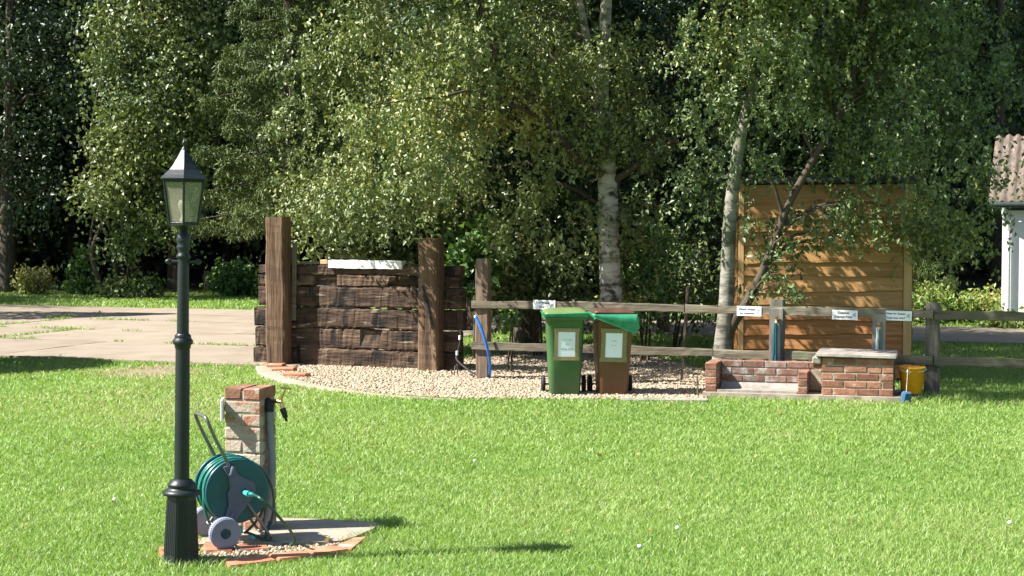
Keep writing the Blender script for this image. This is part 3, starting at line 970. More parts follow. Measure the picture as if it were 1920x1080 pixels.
obj('upper_shaft', MB().lathe([(.030, 1.155), (.0275, 1.55), (.027, 1.562)], 24), M['black'], lamp)
obj('collar', MB().lathe([(.027, 1.535), (.036, 1.542), (.036, 1.552), (.029, 1.56), (.027, 1.575), (.034, 1.588), (.035, 1.598), (.029, 1.606), (.034, 1.618), (.036, 1.632), (.032, 1.652), (.022, 1.668), (.018, 1.682)], 28), M['black'], lamp)
mb = MB().tube([(-.075, -.0, 1.522), (.075, .0, 1.522)], .0075, 8)
for s in (-1, 1):
    mb.lathe([(.0, -.02), (.010, -.016), (.014, -.004), (.010, .008), (.006, .012), (0, .016)], 10, Matrix.Translation((s * .078, 0, 1.522)) @ Matrix.Rotation(s * math.pi / 2, 4, 'Y'))
obj('cross_bar', mb, M['black'], lamp)
PH = R(-90 + 10.7)


def hexp(r, z, k, ph=PH):
    an = ph + k * math.pi / 3
    return Vector((r * math.cos(an), r * math.sin(an), z))


ZB, ZT, RB, RT = 1.708, 1.925, .079, .112
mb = MB().lathe([(.018, 1.676), (.030, 1.686), (.066, 1.700), (RB + .004, 1.704), (RB + .004, 1.712), (RB - .008, 1.713), (0, 1.713)], 6, smooth=False, phase=PH)
obj('lantern_cup', mb, M['black'], lamp)
mb = MB()
for k in range(6):
    mb.tube([hexp(RB, ZB, k), hexp(RT, ZT, k)], .0062, 5)
    mb.tube([hexp(RB, ZB + .006, k), hexp(RB, ZB + .006, k + 1)], .0055, 4)
    mb.tube([hexp(RT, ZT - .002, k), hexp(RT, ZT - .002, k + 1)], .0068, 4)
obj('lantern_frame', mb, M['black'], lamp)
for k in range(6):
    a, b, c, d = hexp(RB - .001, ZB + .006, k), hexp(RB - .001, ZB + .006, k + 1), hexp(RT - .001, ZT - .004, k + 1), hexp(RT - .001, ZT - .004, k)
    nrm = ((b - a).cross(d - a)).normalized() * .003
    mb = MB().add([a, b, c, d, a - nrm, b - nrm, c - nrm, d - nrm], [(0, 1, 2, 3), (7, 6, 5, 4), (0, 4, 5, 1), (1, 5, 6, 2), (2, 6, 7, 3), (3, 7, 4, 0)])
    obj('pane', mb, M['glass'], lamp)
prof = [(RT - .01, 1.921), (.131, 1.930), (.1325, 1.936), (.112, 1.952), (.082, 1.978), (.058, 2.008), (.040, 2.036), (.026, 2.062), (.017, 2.078), (.0, 2.082)]
obj('lantern_roof', MB().lathe(prof, 6, smooth=False, phase=PH), M['black'], lamp)
obj('finial', MB().lathe([(.016, 2.076), (.013, 2.088), (.006, 2.093), (.006, 2.100), (.012, 2.108), (.011, 2.118), (.005, 2.124), (.004, 2.134), (.0, 2.142)], 14), M['black'], lamp)
bl = obj('bulb', MB().lathe([(.013, 1.750), (.016, 1.765), (.027, 1.79), (.030, 1.806), (.026, 1.822), (.013, 1.834), (0, 1.837)], 18), M['bulb'], lamp)
obj('bulb_holder', MB().lathe([(.02, 1.712), (.02, 1.735), (.014, 1.74), (.014, 1.754)], 14), M['white'], lamp)

# ------------------------------------------------------------------ hose reel cart
RA = R(25.6)
nv = Vector((math.sin(RA), -math.cos(RA), 0))
nc = PX(445, 921, 8.36)
ro = nc - nv * .1175
reel = thing('hose_reel_cart', 'teal hose reel on a wheeled tube frame beside the lamp post', 'hose reel', (ro.x, ro.y, .02), RA)
zc, DR = nc.z - .02, .1705
YM = Matrix.Translation((0, 0, zc)) @ Matrix.Rotation(math.pi / 2, 4, 'X')   # lathe axis z -> local -y
for s in (1, -1):
    pr = [(0, .0), (.045, .0), (.05, .004), (.12, .0), (.125, .005), (.150, .003), (.156, -.004), (.163, -.004), (DR, .001), (DR, .009), (DR - .004, .013), (.155, .013), (.0, .012)]
    pr = [(r, (.1115 - z) if True else z) for r, z in pr][::-1] if False else pr
    Mx = YM @ Matrix.Translation((0, 0, s * .112 - (.006 if s > 0 else .006)))
    obj('drum_disc', MB().lathe(pr, 56, Mx), M['teal'], reel)
mb = MB().lathe([(.138, -.105), (.138, .105)], 40, YM)
obj('drum_core', mb, M['darkhose'], reel)
rg = random.Random(2)
path, turns = [], 12
for i in range(turns * 36):
    a = 2 * math.pi * i / 36
    y = -.096 + .192 * i / (turns * 36)
    rr = .148 + .003 * math.sin(a * .37 + 1) + .002 * math.sin(a * 1.7)
    path.append((rr * math.cos(a), y + .004 * math.sin(a * .51), zc + rr * math.sin(a)))
coil = MB().tube(path, .0078, 8)
path = []
for i in range(5 * 36):
    a = 2 * math.pi * i / 36 + .8
    y = -.085 + .17 * i / (5 * 36) + .014 * math.sin(a * .9)
    rr = .160 + .004 * math.sin(a * .41) + (.010 * max(0, math.sin(a * .33 + 2)))
    path.append((rr * math.cos(a), y, zc + rr * math.sin(a)))
coil.tube(path, .0078, 8)
obj('hose_coil', coil, M['hose'], reel)
pts = [(405, 150), (430, 142), (490, 160), (515, 215), (560, 250), (640, 290), (655, 340), (650, 400), (600, 470), (540, 550), (490, 610), (410, 610), (430, 520), (445, 470), (435, 380), (462, 330), (455, 260), (420, 190)]
poly = [((a - 517) / 4.5 / 359 / .902, -(b - 365) / 4.5 / 359 + zc) for a, b in pts]
for s in (-1, 1):
    mb = MB().prism([(x, z) for x, z in poly], 0, .014, Matrix.Translation((0, s * .136 + (.014 if s < 0 else .0), 0)) @ Matrix.Rotation(math.pi / 2, 4, 'X'))
    pl = obj('side_plate', mb, M['slate'], reel)
    yy = s * .136 - .001 if s < 0 else .136
    for (a, b) in ((470, 185), (470, 575)):
        x, z = (a - 517) / 4.5 / 324, -(b - 365) / 4.5 / 359 + zc
        obj('clamp', MB().tube([(x - .008, yy + .002 * s, z - .022), (x + .008, yy + .002 * s, z + .022)], .0125, 8), M['slate'], reel)
obj('crank_hub', MB().tube([(.035, -.14, zc - .004), (.035, -.162, zc - .004)], .014, 12), M['brass'], reel)
obj('tap_connector', MB().tube([(.030, -.155, zc - .004), (.040, -.195, zc - .006)], [.013, .016], 12).tube([(.040, -.192, zc - .006), (.060, -.205, zc - .010)], [.012, .010], 10), M['turquoise'], reel)
WX, WR = -.088, .081
for s in (-1, 1):
    Mx = Matrix.Translation((WX, s * .186, WR)) @ Matrix.Rotation(math.pi / 2, 4, 'X')
    mb = MB()
    mb.lathe([(.060, .022), (.076, .022), (WR, .014), (WR, -.014), (.076, -.022), (.060, -.022), (0, -.018)], 72, Mx, flute=.0)
    for k in range(44):                                   # tread lugs
        an = 2 * math.pi * k / 44
        mb.box((0, 0, 0), (.0055, .007, .034), Mx @ Matrix.Rotation(an, 4, 'Z') @ Matrix.Translation((WR - .001, 0, 0)))
    mb.lathe([(0, .016), (.036, .016), (.042, .012), (.058, .017), (.062, .021)][::-1], 40, Mx)
    w = obj('wheel', mb, M['palewheel'], reel)
    obj('hub_cap', MB().lathe([(.034, .010), (.034, .019), (.028, .022), (0, .022)], 28, Mx if s < 0 else Mx @ Matrix.Rotation(math.pi, 4, 'X')), M['teal'], w)
obj('axle', MB().tube([(WX, -.185, WR), (WX, .185, WR)], .008, 10), M['wornwhite'], reel)


def arc_path(ps, rad=.04, n=5):
    out = [Vector(ps[0])]
    for i in range(1, len(ps) - 1):
        a, b, c = Vector(ps[i - 1]), Vector(ps[i]), Vector(ps[i + 1])
        u, v = (a - b), (c - b)
        r = min(rad, u.length * .45, v.length * .45)
        u.normalize(); v.normalize()
        for k in range(n + 1):
            t = k / n
            out.append((b + u * r) * (1 - t) ** 2 + b * 2 * t * (1 - t) + (b + v * r) * t ** 2)
    out.append(Vector(ps[-1]))
    return out


YT = .122
hz, hx = .685, -.165
obj('handle', MB().tube(arc_path([(WX, -YT, WR), (-.030, -YT, zc - .12), (-.040, -YT, zc + .13), (hx + .035, -YT, hz - .09), (hx, -YT, hz), (hx, YT, hz), (hx + .035, YT, hz - .09), (-.040, YT, zc + .13), (-.030, YT, zc - .12), (WX, YT, WR)], .05), .0095, 10), M['steel'], reel)
obj('foot', MB().tube(arc_path([(.02, -YT - .002, zc - .02), (.185, -YT - .002, .018), (.185, YT, .018), (.02, YT, zc - .02)], .03), .0085, 10), M['steel'], reel)
Ri = Matrix.Rotation(-RA, 4, 'Z') @ Matrix.Translation((-ro.x, -ro.y, -.02))


def rl(px, py, Y):
    return Ri @ PX(px, py, Y)


def smooth_path(ps, n=6):
    P = [Vector(p) for p in ps]
    out = []
    for i in range(len(P) - 1):
        p0, p1, p2, p3 = P[max(i - 1, 0)], P[i], P[i + 1], P[min(i + 2, len(P) - 1)]
        for k in range(n):
            t = k / n
            out.append(.5 * ((2 * p1) + (p2 - p0) * t + (2 * p0 - 5 * p1 + 4 * p2 - p3) * t * t + (3 * p1 - p0 - 3 * p2 + p3) * t ** 3))
    out.append(P[-1])
    return out


obj('hose_end', MB().tube(smooth_path([(.055, -.203, zc - .008), rl(486, 933, 8.17), rl(508, 952, 8.18), rl(528, 975, 8.22), rl(543, 993, 8.28), rl(552, 1010, 8.34), rl(546, 1021, 8.38), rl(525, 1019, 8.42), rl(500, 1013, 8.45), rl(478, 1004, 8.46), rl(462, 998, 8.46)]), .0078, 8), M['darkhose'], reel)
obj('hose_end', MB().tube(smooth_path([rl(432, 861, 8.50), rl(460, 862, 8.46), rl(485, 874, 8.44), rl(505, 900, 8.46), rl(513, 932, 8.50), rl(512, 960, 8.52), rl(506, 985, 8.53)]), .0075, 8), M['darkhose'], reel)
obj('hose_end', MB().tube(smooth_path([rl(500, 935, 8.52), rl(490, 962, 8.50), rl(474, 985, 8.50), rl(458, 1000, 8.47)]), .0075, 8), M['darkhose'], reel)
obj('hose_end', MB().tube(smooth_path([rl(383, 900, 8.36), rl(382, 940, 8.36), rl(388, 970, 8.38), rl(402, 998, 8.42)]), .0075, 8), M['hose'], reel)
for (x0, y0, x1, y1, Y, r_, m) in ((449, 986, 453, 1000, 8.47, .013, 'turquoise'), (507, 978, 499, 999, 8.53, .013, 'teal'), (499, 1003, 488, 1019, 8.46, .011, 'teal'), (470, 1006, 478, 1010, 8.44, .011, 'turquoise')):
    obj('hose_connector', MB().tube([rl(x0, y0, Y), rl(x1, y1, Y)], [r_, r_ * .8], 10), M[m], reel)

# ------------------------------------------------------------------ wheeled bins


def rrect(w, d, r, n=5, y0=0.0):
    pts = []
    for cx, cy, a0 in ((w / 2 - r, d / 2 - r, 0), (-w / 2 + r, d / 2 - r, 90), (-w / 2 + r, -d / 2 + r, 180), (w / 2 - r, -d / 2 + r, 270)):
        for k in range(n + 1):
            an = R(a0 + 90 * k / n)
            pts.append((cx + r * math.cos(an), cy + r * math.sin(an) + y0))
    return pts


def loft(mb, rings, cap=True, smooth=True):
    n = len(rings[0])
    vs = [p for r_ in rings for p in r_]
    fs = []
    for i in range(len(rings) - 1):
        for k in range(n):
            a, b = i * n + k, i * n + (k + 1) % n
            fs.append((a, b, b + n, a + n))
    mb.add(vs, fs, None, smooth)
    if cap:
        mb.add(rings[0], [tuple(reversed(range(n)))])
        mb.add(rings[-1], [tuple(range(n))])
    return mb


def ring(w, d, r, z, y0=0.0, n=5):
    return [(x, y, z) for x, y in rrect(w, d, r, n, y0)]


def wheelie_bin(loc, rz, label, body_m, lid_m, tape_m, wide, notice, lid_tilt):
    b = thing('wheelie_bin', label, 'wheelie bin', loc, rz, 'wheelie bins standing on the gravel')
    wb, wt, hb = wide
    mb = MB()
    loft(mb, [ring(wb - .02, .30, .05, 0, .03), ring(wb, .32, .055, .015, .03), ring(wb + (wt - wb) * .5, .375, .058, .38, .015), ring(wt - .004, .43, .06, hb - .055, 0),
              ring(wt, .435, .06, hb - .05, 0)])
    obj('body', mb, body_m, b)
    mb = MB()
    loft(mb, [ring(wt + .004, .44, .035, hb - .052), ring(wt + .055, .50, .03, hb - .048), ring(wt + .062, .51, .03, hb - .040), ring(wt + .062, .51, .03, hb - .012), ring(wt + .05, .50, .03, hb - .008)], False)
    loft(mb, [ring(wt + .05, .50, .03, hb - .008), ring(wt - .02, .42, .03, hb - .008)], False)
    obj('rim', mb, body_m, b)
    mb = MB()
    loft(mb, [ring(wt + .045, .50, .03, 0), ring(wt + .05, .51, .03, .012), ring(wt + .02, .46, .04, .026), ring(wt - .06, .36, .05, .040), ring(wt - .16, .22, .06, .046)])
    mb.box((0, .255, .012), (wt * .8, .05, .02))
    lid = obj('lid', mb, lid_m, b, (0, 0, hb + .012), (R(lid_tilt[0]), R(lid_tilt[1]), 0))
    obj('handle', MB().tube([(-wt * .35, .27, hb - .03), (wt * .35, .27, hb - .03)], .013, 8), body_m, b)
    for s in (-1, 1):
        Mx = Matrix.Translation((s * (wb / 2 + .055), .20, .088)) @ Matrix.Rotation(math.pi / 2, 4, 'Y')
        w = obj('wheel', MB().lathe([(0, -.016), (.06, -.016), (.078, -.02), (.088, -.012), (.088, .012), (.078, .02), (.06, .016), (0, .016)], 28, Mx), M['rubber'], b)
    obj('axle', MB().tube([(-wb / 2 - .05, .20, .088), (wb / 2 + .05, .20, .088)], .009, 8), M['rubber'], b)
    # notice in a taped clear sleeve on the front
    sl = math.atan2((.435 - .32) / 2 + .03, hb)
    x0, z0, nw, nh, tw = notice

    def fy(z):
        t = z / hb
        return (.03 - .16) + (-.2175 - (.03 - .16)) * min(1, t) - .004
    y = fy(z0)
    nt_ = obj('notice', cbox('notice', nw, .003, nh, .001, 0, 1), M['paper'], b, (x0, y - .004, z0), (sl * .9, R(1.5 if tape_m is M['olivetape'] else .5), 0))
    mb = MB()
    tt = tw
    for cx, cz, sx, sz in ((0, nh / 2 + tt * .35, nw + 2 * tt, tt), (0, -nh / 2 - tt * .35, nw + 2 * tt, tt), (-nw / 2 - tt * .35, 0, tt, nh + tt), (nw / 2 + tt * .35, 0, tt, nh + tt)):
        mb.box((cx, -.0025 if sx > sz else -.0033, cz), (sx, .0006, sz), None, .0008)
    obj('tape', mb, tape_m, nt_)
    return b, nt_


GB = G(1059.5, 743)
gb, gn = wheelie_bin((GB.x, GB.y + .14, .0), R(1.5), 'green wheelie bin with a faded lid pinching a green liner', M['greenbin'], M['greenlid'], M['tape'], (.295, .375, .80), (.008, .515, .178, .255, .036), (1, -1))
BB = G(1149.5, 743)
bb, bn = wheelie_bin((BB.x, BB.y + .14, .0), R(4), 'brown wheelie bin with a turquoise green liner hanging over its rim', M['brownbin'], M['brownlid'], M['olivetape'], (.29, .365, .80), (-.010, .505, .178, .255, .044), (-1, 1.5))


def squiggle(parent, z, w, h, seed):
    """a line of faded print too small and pale to read"""
    rg = random.Random(seed)
    mb, x = MB(), -w / 2
    while x < w / 2:
        ww = rg.uniform(.003, .006)
        hh = h * rg.uniform(.6, 1.2)
        if rg.random() > .18:
            mb.box((x, -.0021, z + (hh - h) / 2), (ww, .0004, hh))
        x += ww + .0018
    obj('faded_print', mb, M['paleink'], parent)


squiggle(gn, .045, .10, .010, 1); squiggle(gn, .0, .035, .012, 2); squiggle(gn, -.045, .13, .012, 3)
squiggle(bn, .045, .045, .010, 4); squiggle(bn, .0, .040, .009, 5)


def liner(binobj, wt, hb, drop, seed, label, flare):
    rg = random.Random(seed)
    mb = MB()
    N = 18
    base = rrect(wt + .066, .515, .03, N)
    n = len(base)
    ph = [rg.uniform(0, 6.28) for _ in range(6)]
    rings = []
    cols = 7
    for j in range(cols):
        t = j / (cols - 1)
        rr = []
        for k, (x, y) in enumerate(base):
            an = math.atan2(y, x)
            d = drop(an)
            fl = flare(an)
            wob = .014 * math.sin(an * 6 + ph[0] + t) + .012 * math.sin(an * 13 + ph[1] + 2 * t) + .008 * math.sin(an * 27 + ph[2] - 3 * t)
            o = (.004 + .02 * math.sin(math.pi * min(1, t * 1.2)) + wob * (.3 + t)) + fl * t
            s = 1 + max(.0, o) / .25 * .55
            if j == 0:
                s = .90
            rr.append((x * s, y * s, hb + .008 + .016 * math.sin(math.pi * t) + wob * .55 - (d * (t + .25 * math.sin(an * 9 + ph[3]) * t * t) if t > .2 else 0)))
        rings.append(rr)
    loft(mb, rings, False)
    o = obj('bin_liner', mb, M['film'], None, binobj.location, binobj.rotation_euler)
    tag(o, label, 'bin liner', 'green liners in the wheelie bins')
    return o


liner(gb, .375, .80, lambda a: .018 + .012 * max(0, math.sin(-a * 1 + .6)), 4, 'green plastic liner sticking out under the faded green lid', lambda a: .10 * max(0, -math.cos(a) - .72) * 3.2)
liner(bb, .365, .80, lambda a: .045 + .12 * max(0, math.cos(a + R(50))) ** 5 + .022 * math.sin(5 * a + 1), 9, 'turquoise green liner draped over the rim of the brown bin', lambda a: .05 * max(0, math.cos(a + R(40))) ** 3)

# ------------------------------------------------------------------ taps on the fence, bucket, pipes and hoses


def fence_tap(px, z1, z0, w, m_board, label, bright):
    t = ft(px, .6, -.05)
    q = W(FF, A, t, -.052, 0)
    g = thing('tap_board', label, 'tap', (q.x, q.y, 0), -A, 'upright tap boards on the fence')
    obj('board', cbox('board', w, .03, z1 - z0, .004, .004, px), m_board, g, (0, 0, (z0 + z1) / 2))
    obj('tap', MB().tube([(.012, -.01, z1 - .115), (.012, -.065, z1 - .118), (.012, -.070, z1 - .150)], .013, 8).tube([(.012, -.05, z1 - .118), (.012, -.052, z1 - .078)], [.008, .022], 8), M['brass'], g)
    if not bright:
        obj('downpipe', MB().tube([(.028, -.035, z1 - .16), (.030, -.035, z0 - .015)], .021, 10), M['lagging'], g)
        obj('hose', MB().tube(smooth_path([(.008, -.072, z1 - .14), (-.004, -.066, z1 - .22), (-.010, -.06, z0 + .14), (-.022, -.055, z0 + .01)]), .011, 8)
            .tube(smooth_path([(.014, -.072, z1 - .14), (.010, -.066, z1 - .3), (.012, -.06, z0 + .0)]), .010, 8), M['teal'], g)
    else:
        obj('downpipe', MB().tube(smooth_path([(-.012, -.032, z1 - .13), (-.006, -.036, z1 - .22), (-.012, -.03, z1 - .28), (-.008, -.034, z0)]), [.016] * 19, 8), M['wornwhite'], g)
        obj('hose', MB().tube(smooth_path([(.014, -.072, z1 - .14), (.022, -.064, z1 - .24), (.05, -.06, z1 - .36), (.092, -.07, z0 - .005)]), .008, 8), M['hose'], g)
    return g


fence_tap(1455.5, .842, .265, .14, M['tapboard'], 'grey tap board with teal hoses behind the drain basin', False)
fence_tap(1648, .805, .355, .125, M['paleboard'], 'pale grey tap board with one thin hose behind the block lid', True)
q = G(1708, 752)
o = obj('support_brick', cbox('support_brick', .23, .16, .085, .008, .006, 4), M['darkbrick'], None, (q.x + .02, q.y + .12, .03), (0, 0, -.3))
tag(o, 'dirty old brick on the ground under the yellow bucket', 'brick')
bk = thing('yellow_bucket', 'yellow plastic bucket standing beside the brick block', 'bucket', (q.x + .02, q.y + .06, .07))
obj('body', MB().lathe([(0, .004), (.088, .0), (.096, .004), (.122, .235), (.132, .238), (.134, .252), (.126, .256), (.118, .252), (.116, .235), (.09, .012), (0, .01)], 40), M['yellow'], bk)
hp = [(.13 * math.cos(a_), -.03 - .085 * math.sin(a_), .24 - .028 * math.sin(a_)) for a_ in [math.pi * i / 12 for i in range(13)]]
obj('handle', MB().tube(hp, .0035, 6), M['wornwhite'], bk)
q2 = G(1699, 757)
sp_ = thing('blue_scrubber', 'dark blue scrubber hanging on a string in front of the yellow bucket', 'scrubber', (q2.x, q2.y, .0))
obj('pad', cbox('pad', .085, .07, .105, .014, .004, 7), M['bluesponge'], sp_, (0, 0, .062), (.05, .1, .2))
obj('string', MB().tube(smooth_path([(0, 0, .11), (.006, .0, .2), (.012, .01, .28), (.018, .02, .32)]), .003, 6).tube([(.018, .02, .32), (.034, .015, .285)], .005, 6).tube([(.018, .02, .32), (.010, .01, .295)], .007, 6), M['wornwhite'], sp_)

p0, p4 = PX(893, 597, 17.15), G(916, 711)
bp_ = thing('blue_pipe', 'bright blue water pipe arching from the fence end post into the gravel', 'pipe', (p4.x, p4.y, 0))
lc = lambda p: Vector(p) - Vector((p4.x, p4.y, 0))
obj('tube', MB().tube(smooth_path([lc(PX(892, 594, 17.2)), lc(PX(904, 622, 17.14)), lc(PX(914, 655, 17.13)), lc(PX(919, 685, 17.2)), lc(p4 + Vector((0, 0, -.03)))], 8), .016, 10), M['bluepipe'], bp_)
obj('pipe_end', MB().tube([lc(PX(891, 591, 17.2)), lc(PX(892.5, 595.5, 17.2))], .017, 10), M['wornwhite'], bp_)
kb = G(858, 703)
bh = thing('black_hose', 'black hose with pale bands sagging from the sleepers to the blue pipe', 'hose', (kb.x, kb.y, 0))
lc2 = lambda p: Vector(p) - Vector((kb.x, kb.y, 0))
obj('tube', MB().tube(smooth_path([lc2(PX(864, 618, 17.7)), lc2(PX(862, 645, 17.7)), lc2(PX(857, 664, 17.7)), lc2(PX(857, 675, 17.65)), lc2(PX(872, 689, 17.45)), lc2(PX(890, 701, 17.35)), lc2(PX(914, 712, 17.2))], 8), .011, 8), M['rubber'], bh)
obj('band', MB().tube([lc2(PX(862, 629, 17.68)), lc2(PX(862, 637, 17.68))], .014, 8), M['wornwhite'], bh)
obj('band', MB().tube([lc2(PX(857, 658, 17.68)), lc2(PX(857, 666, 17.68))], .014, 8), M['wornwhite'], bh)
for i, (x, y0, y1, lab) in enumerate(((846, 704, 693, 'short grey peg in the gravel, leftmost and lowest of the pegs'), (852, 706, 686, 'bent grey peg in the gravel, between two other pegs'), (857, 706, 683, 'tallest grey peg in the gravel under the black hose'))):
    a_, b_ = G(x, y0), PX(x + 1, y1, G(x, y0).y)
    o = obj('metal_peg', MB().tube(smooth_path([(0, 0, -.02), (.004, 0, b_.z * .6), (.01 * (i == 1), -.004, b_.z)]), .008, 7), M['fence'], None, (a_.x, a_.y, 0))
    tag(o, lab, 'peg', 'grey pegs in the gravel')
a_ = G(1309, 744)
o = obj('metal_peg', MB().tube([(0, 0, -.02), (-.012, 0, .2)], .009, 7), M['fence'], None, (a_.x, a_.y, 0))
tag(o, 'thin grey peg in the gravel beside the left brick pier', 'peg', 'grey pegs in the gravel')

# ------------------------------------------------------------------ white outbuilding
hp_ = G(1877, 614)
HA = R(20)
HL, HDp, HE = 5.2, 3.6, 1.99
house = thing('white_outbuilding', 'white rendered outbuilding with a rusty corrugated roof at the edge of the wood', 'building', (hp_.x, hp_.y, 0), -HA)
obj('wall', MB().box((HL / 2, HDp / 2, HE / 2 - .1), (HL, HDp, HE + .2)).add(
    [(0, .0, HE), (0, HDp, HE), (0, HDp / 2, HE + 1.0), (HL, 0, HE), (HL, HDp, HE), (HL, HDp / 2, HE + 1.0)], [(0, 2, 1), (3, 4, 5), (0, 3, 5, 2), (1, 2, 5, 4)]), M['render'], house)
for side in (0, 1):
    mb = MB()
    nx, ny = 180, 4
    vs, fs = [], []
    x0, x1 = -.22, HL + .2
    for j in range(ny + 1):
        t = j / ny
        yy = -.16 + (HDp / 2 + .16) * t
        zz = HE - .02 + (1.15) * t
        if side:
            yy = HDp - yy
        for i in range(nx + 1):
            x = x0 + (x1 - x0) * i / nx
            w = .026 * math.cos(2 * math.pi * x / .146)
            vs.append((x, yy, zz + .05 + w))
    for j in range(ny):
        for i in range(nx):
            a = j * (nx + 1) + i
            fs.append((a, a + 1, a + nx + 2, a + nx + 1))
    m_ = len(vs)
    vs += [(p[0], p[1], p[2] - .008) for p in vs]
    fs2 = [tuple(reversed([k + m_ for k in f])) for f in fs]
    mb.add(vs, fs + fs2 + [(i + 1, i, i + m_, i + 1 + m_) for i in range(nx)], None, True)
    obj('roof', mb, M['asbestos'], house)
obj('gutter', MB().tube([(-.2, -.19, HE - .02), (HL + .2, -.19, HE - .02)], .05, 10).box((HL / 2, -.03, HE - .06), (HL, .05, .10)), M['darktrim'], house)
obj('downpipe', MB().tube(arc_path([(.02, -.19, HE - .06), (.03, -.16, HE - .20), (.10, -.06, HE - .32), (.10, -.06, 0)], .06), .034, 10), M['wornwhite'], house)
obj('vent', MB().box((.54, -.012, HE - .17), (.17, .02, .15)).tube([(.49, -.03, HE - .17), (.59, -.03, HE - .17)], .02, 6), M['darktrim'], house)
fr = obj('window', MB().box((.82, -.01, .88), (.44, .03, .62)), M['wornwhite'], house)
obj('frame', MB().box((.61, -.03, .90), (.05, .03, .66)).box((.82, -.03, 1.21), (.46, .03, .05)).box((.82, -.035, .57), (.50, .05, .05)), M['redboard'], fr)

# ------------------------------------------------------------------ posts on the far verge
for (x, y, h, lab) in ((330, 549, .62, 'short brown timber post on the far verge behind the lamp post'), (388, 548, .52, 'short brown timber post beside the nettle clump on the far verge')):
    g = G(x, y)
    o = obj('verge_post', sleeper_mesh(h + .1, .13, .13, int(x), n=8, rough=.006), M['brownpost'], None, (g.x, g.y, h / 2 - .05))
    o.rotation_euler = Matrix.Rotation(-math.pi / 2, 3, 'Y').to_euler()
    tag(o, lab, 'post', 'short timber posts on the far verge')
# ------------------------------------------------------------------ trees and shrubs


def nrm(v):
    return v / np.maximum(np.linalg.norm(v, axis=-1, keepdims=True), 1e-9)


def leaf_mesh(name, pos, size, rng, down=.35, aspect=.62, up=.12, tint=None, fold=.42):
    """every leaf is two folded triangles with its own place, turn and size"""
    n = len(pos)
    ax = nrm(rng.normal(0, 1, (n, 3)) + np.array([0, 0, -down * 2]))
    nm = rng.normal(0, 1, (n, 3)) + np.array([0, 0, up * 2])
    nm = nrm(nm - ax * (nm * ax).sum(1, keepdims=True))
    sd = np.cross(ax, nm)
    L = (size * rng.uniform(.65, 1.3, n))[:, None]
    wd = L * aspect * .5
    mid = pos + ax * L * .45
    f = nm * wd * fold * 2
    V = np.stack([pos, mid - sd * wd + f, pos + ax * L, mid + sd * wd + f], 1).reshape(-1, 3)
    b = (np.arange(n) * 4)[:, None, None]
    F = (np.array([[0, 1, 2], [0, 2, 3]])[None] + b).reshape(-1, 3)
    if tint is None:
        tint = rng.beta(2.2, 2.6, n)
    return tri_mesh(name, V, F, np.repeat(np.clip(tint, 0, 1), 4))


def ell(px, py, Y, rx, ry, rd=1.2):
    """an ellipsoid of crown: centre and radii in photo pixels at depth Y, depth radius in metres"""
    c = PX(px, py, Y)
    s = Y / FPX
    return (c.x, c.y, c.z, rx * s, rd, ry * s)


def clumps(ells, n, rng, shell=.45, zmin=None):
    vol = np.array([(e[3] * e[4] * e[5]) ** .8 for e in ells])
    k = rng.choice(len(ells), n, p=vol / vol.sum())
    d = nrm(rng.normal(0, 1, (n, 3)))
    r = rng.uniform(0, 1, n) ** shell
    E = np.array(ells)[k]
    p = E[:, :3] + d * r[:, None] * E[:, 3:]
    if zmin is not None:
        p = p[p[:, 2] > zmin]
    return p


def strands(cl, per, rng, spread, length, n_leaf, curl=.15):
    """hanging twigs: leaves strung along drooping lines that start in the clump"""
    n = len(cl) * per
    c = np.repeat(cl, per, 0)
    st = c + rng.normal(0, 1, (n, 3)) * np.array([spread, spread, spread * .5])
    out = rng.normal(0, 1, (n, 2))
    ln = length * rng.uniform(.4, 1.3, n)
    t = rng.uniform(0, 1, (n, n_leaf))
    x = st[:, None, 0] + out[:, None, 0] * curl * np.sqrt(t) + rng.normal(0, .018, (n, n_leaf))
    y = st[:, None, 1] + out[:, None, 1] * curl * np.sqrt(t) + rng.normal(0, .018, (n, n_leaf))
    z = st[:, None, 2] - ln[:, None] * t + rng.normal(0, .018, (n, n_leaf))
    return np.stack([x, y, z], -1).reshape(-1, 3)


def blobs(cl, per, rng, spread):
    n = len(cl) * per
    return np.repeat(cl, per, 0) + rng.normal(0, 1, (n, 3)) * spread


def tint_of(pos, rng, f=1.3, amp=.22, base=.45, sd=.13):
    s = np.sin(pos[:, 0] * f * 1.7 + pos[:, 2] * f) + np.sin(pos[:, 2] * f * 2.3 - pos[:, 0] * f * .8 + 2) + np.sin(pos[:, 1] * f * 2.1 + 1)
    return base + amp * s / 2 + rng.normal(0, sd, len(pos))


def limb(a, b, rng, sag=.12, n=6):
    a, b = Vector(a), Vector(b)
    L = (b - a).length
    out = []
    for i in range(n + 1):
        t = i / n
        p = a.lerp(b, t)
        p.z += math.sin(math.pi * t) * L * sag
        if 0 < i < n:
            p += Vector(rng.normal(0, .02 * L, 3))
        out.append(p)
    return out


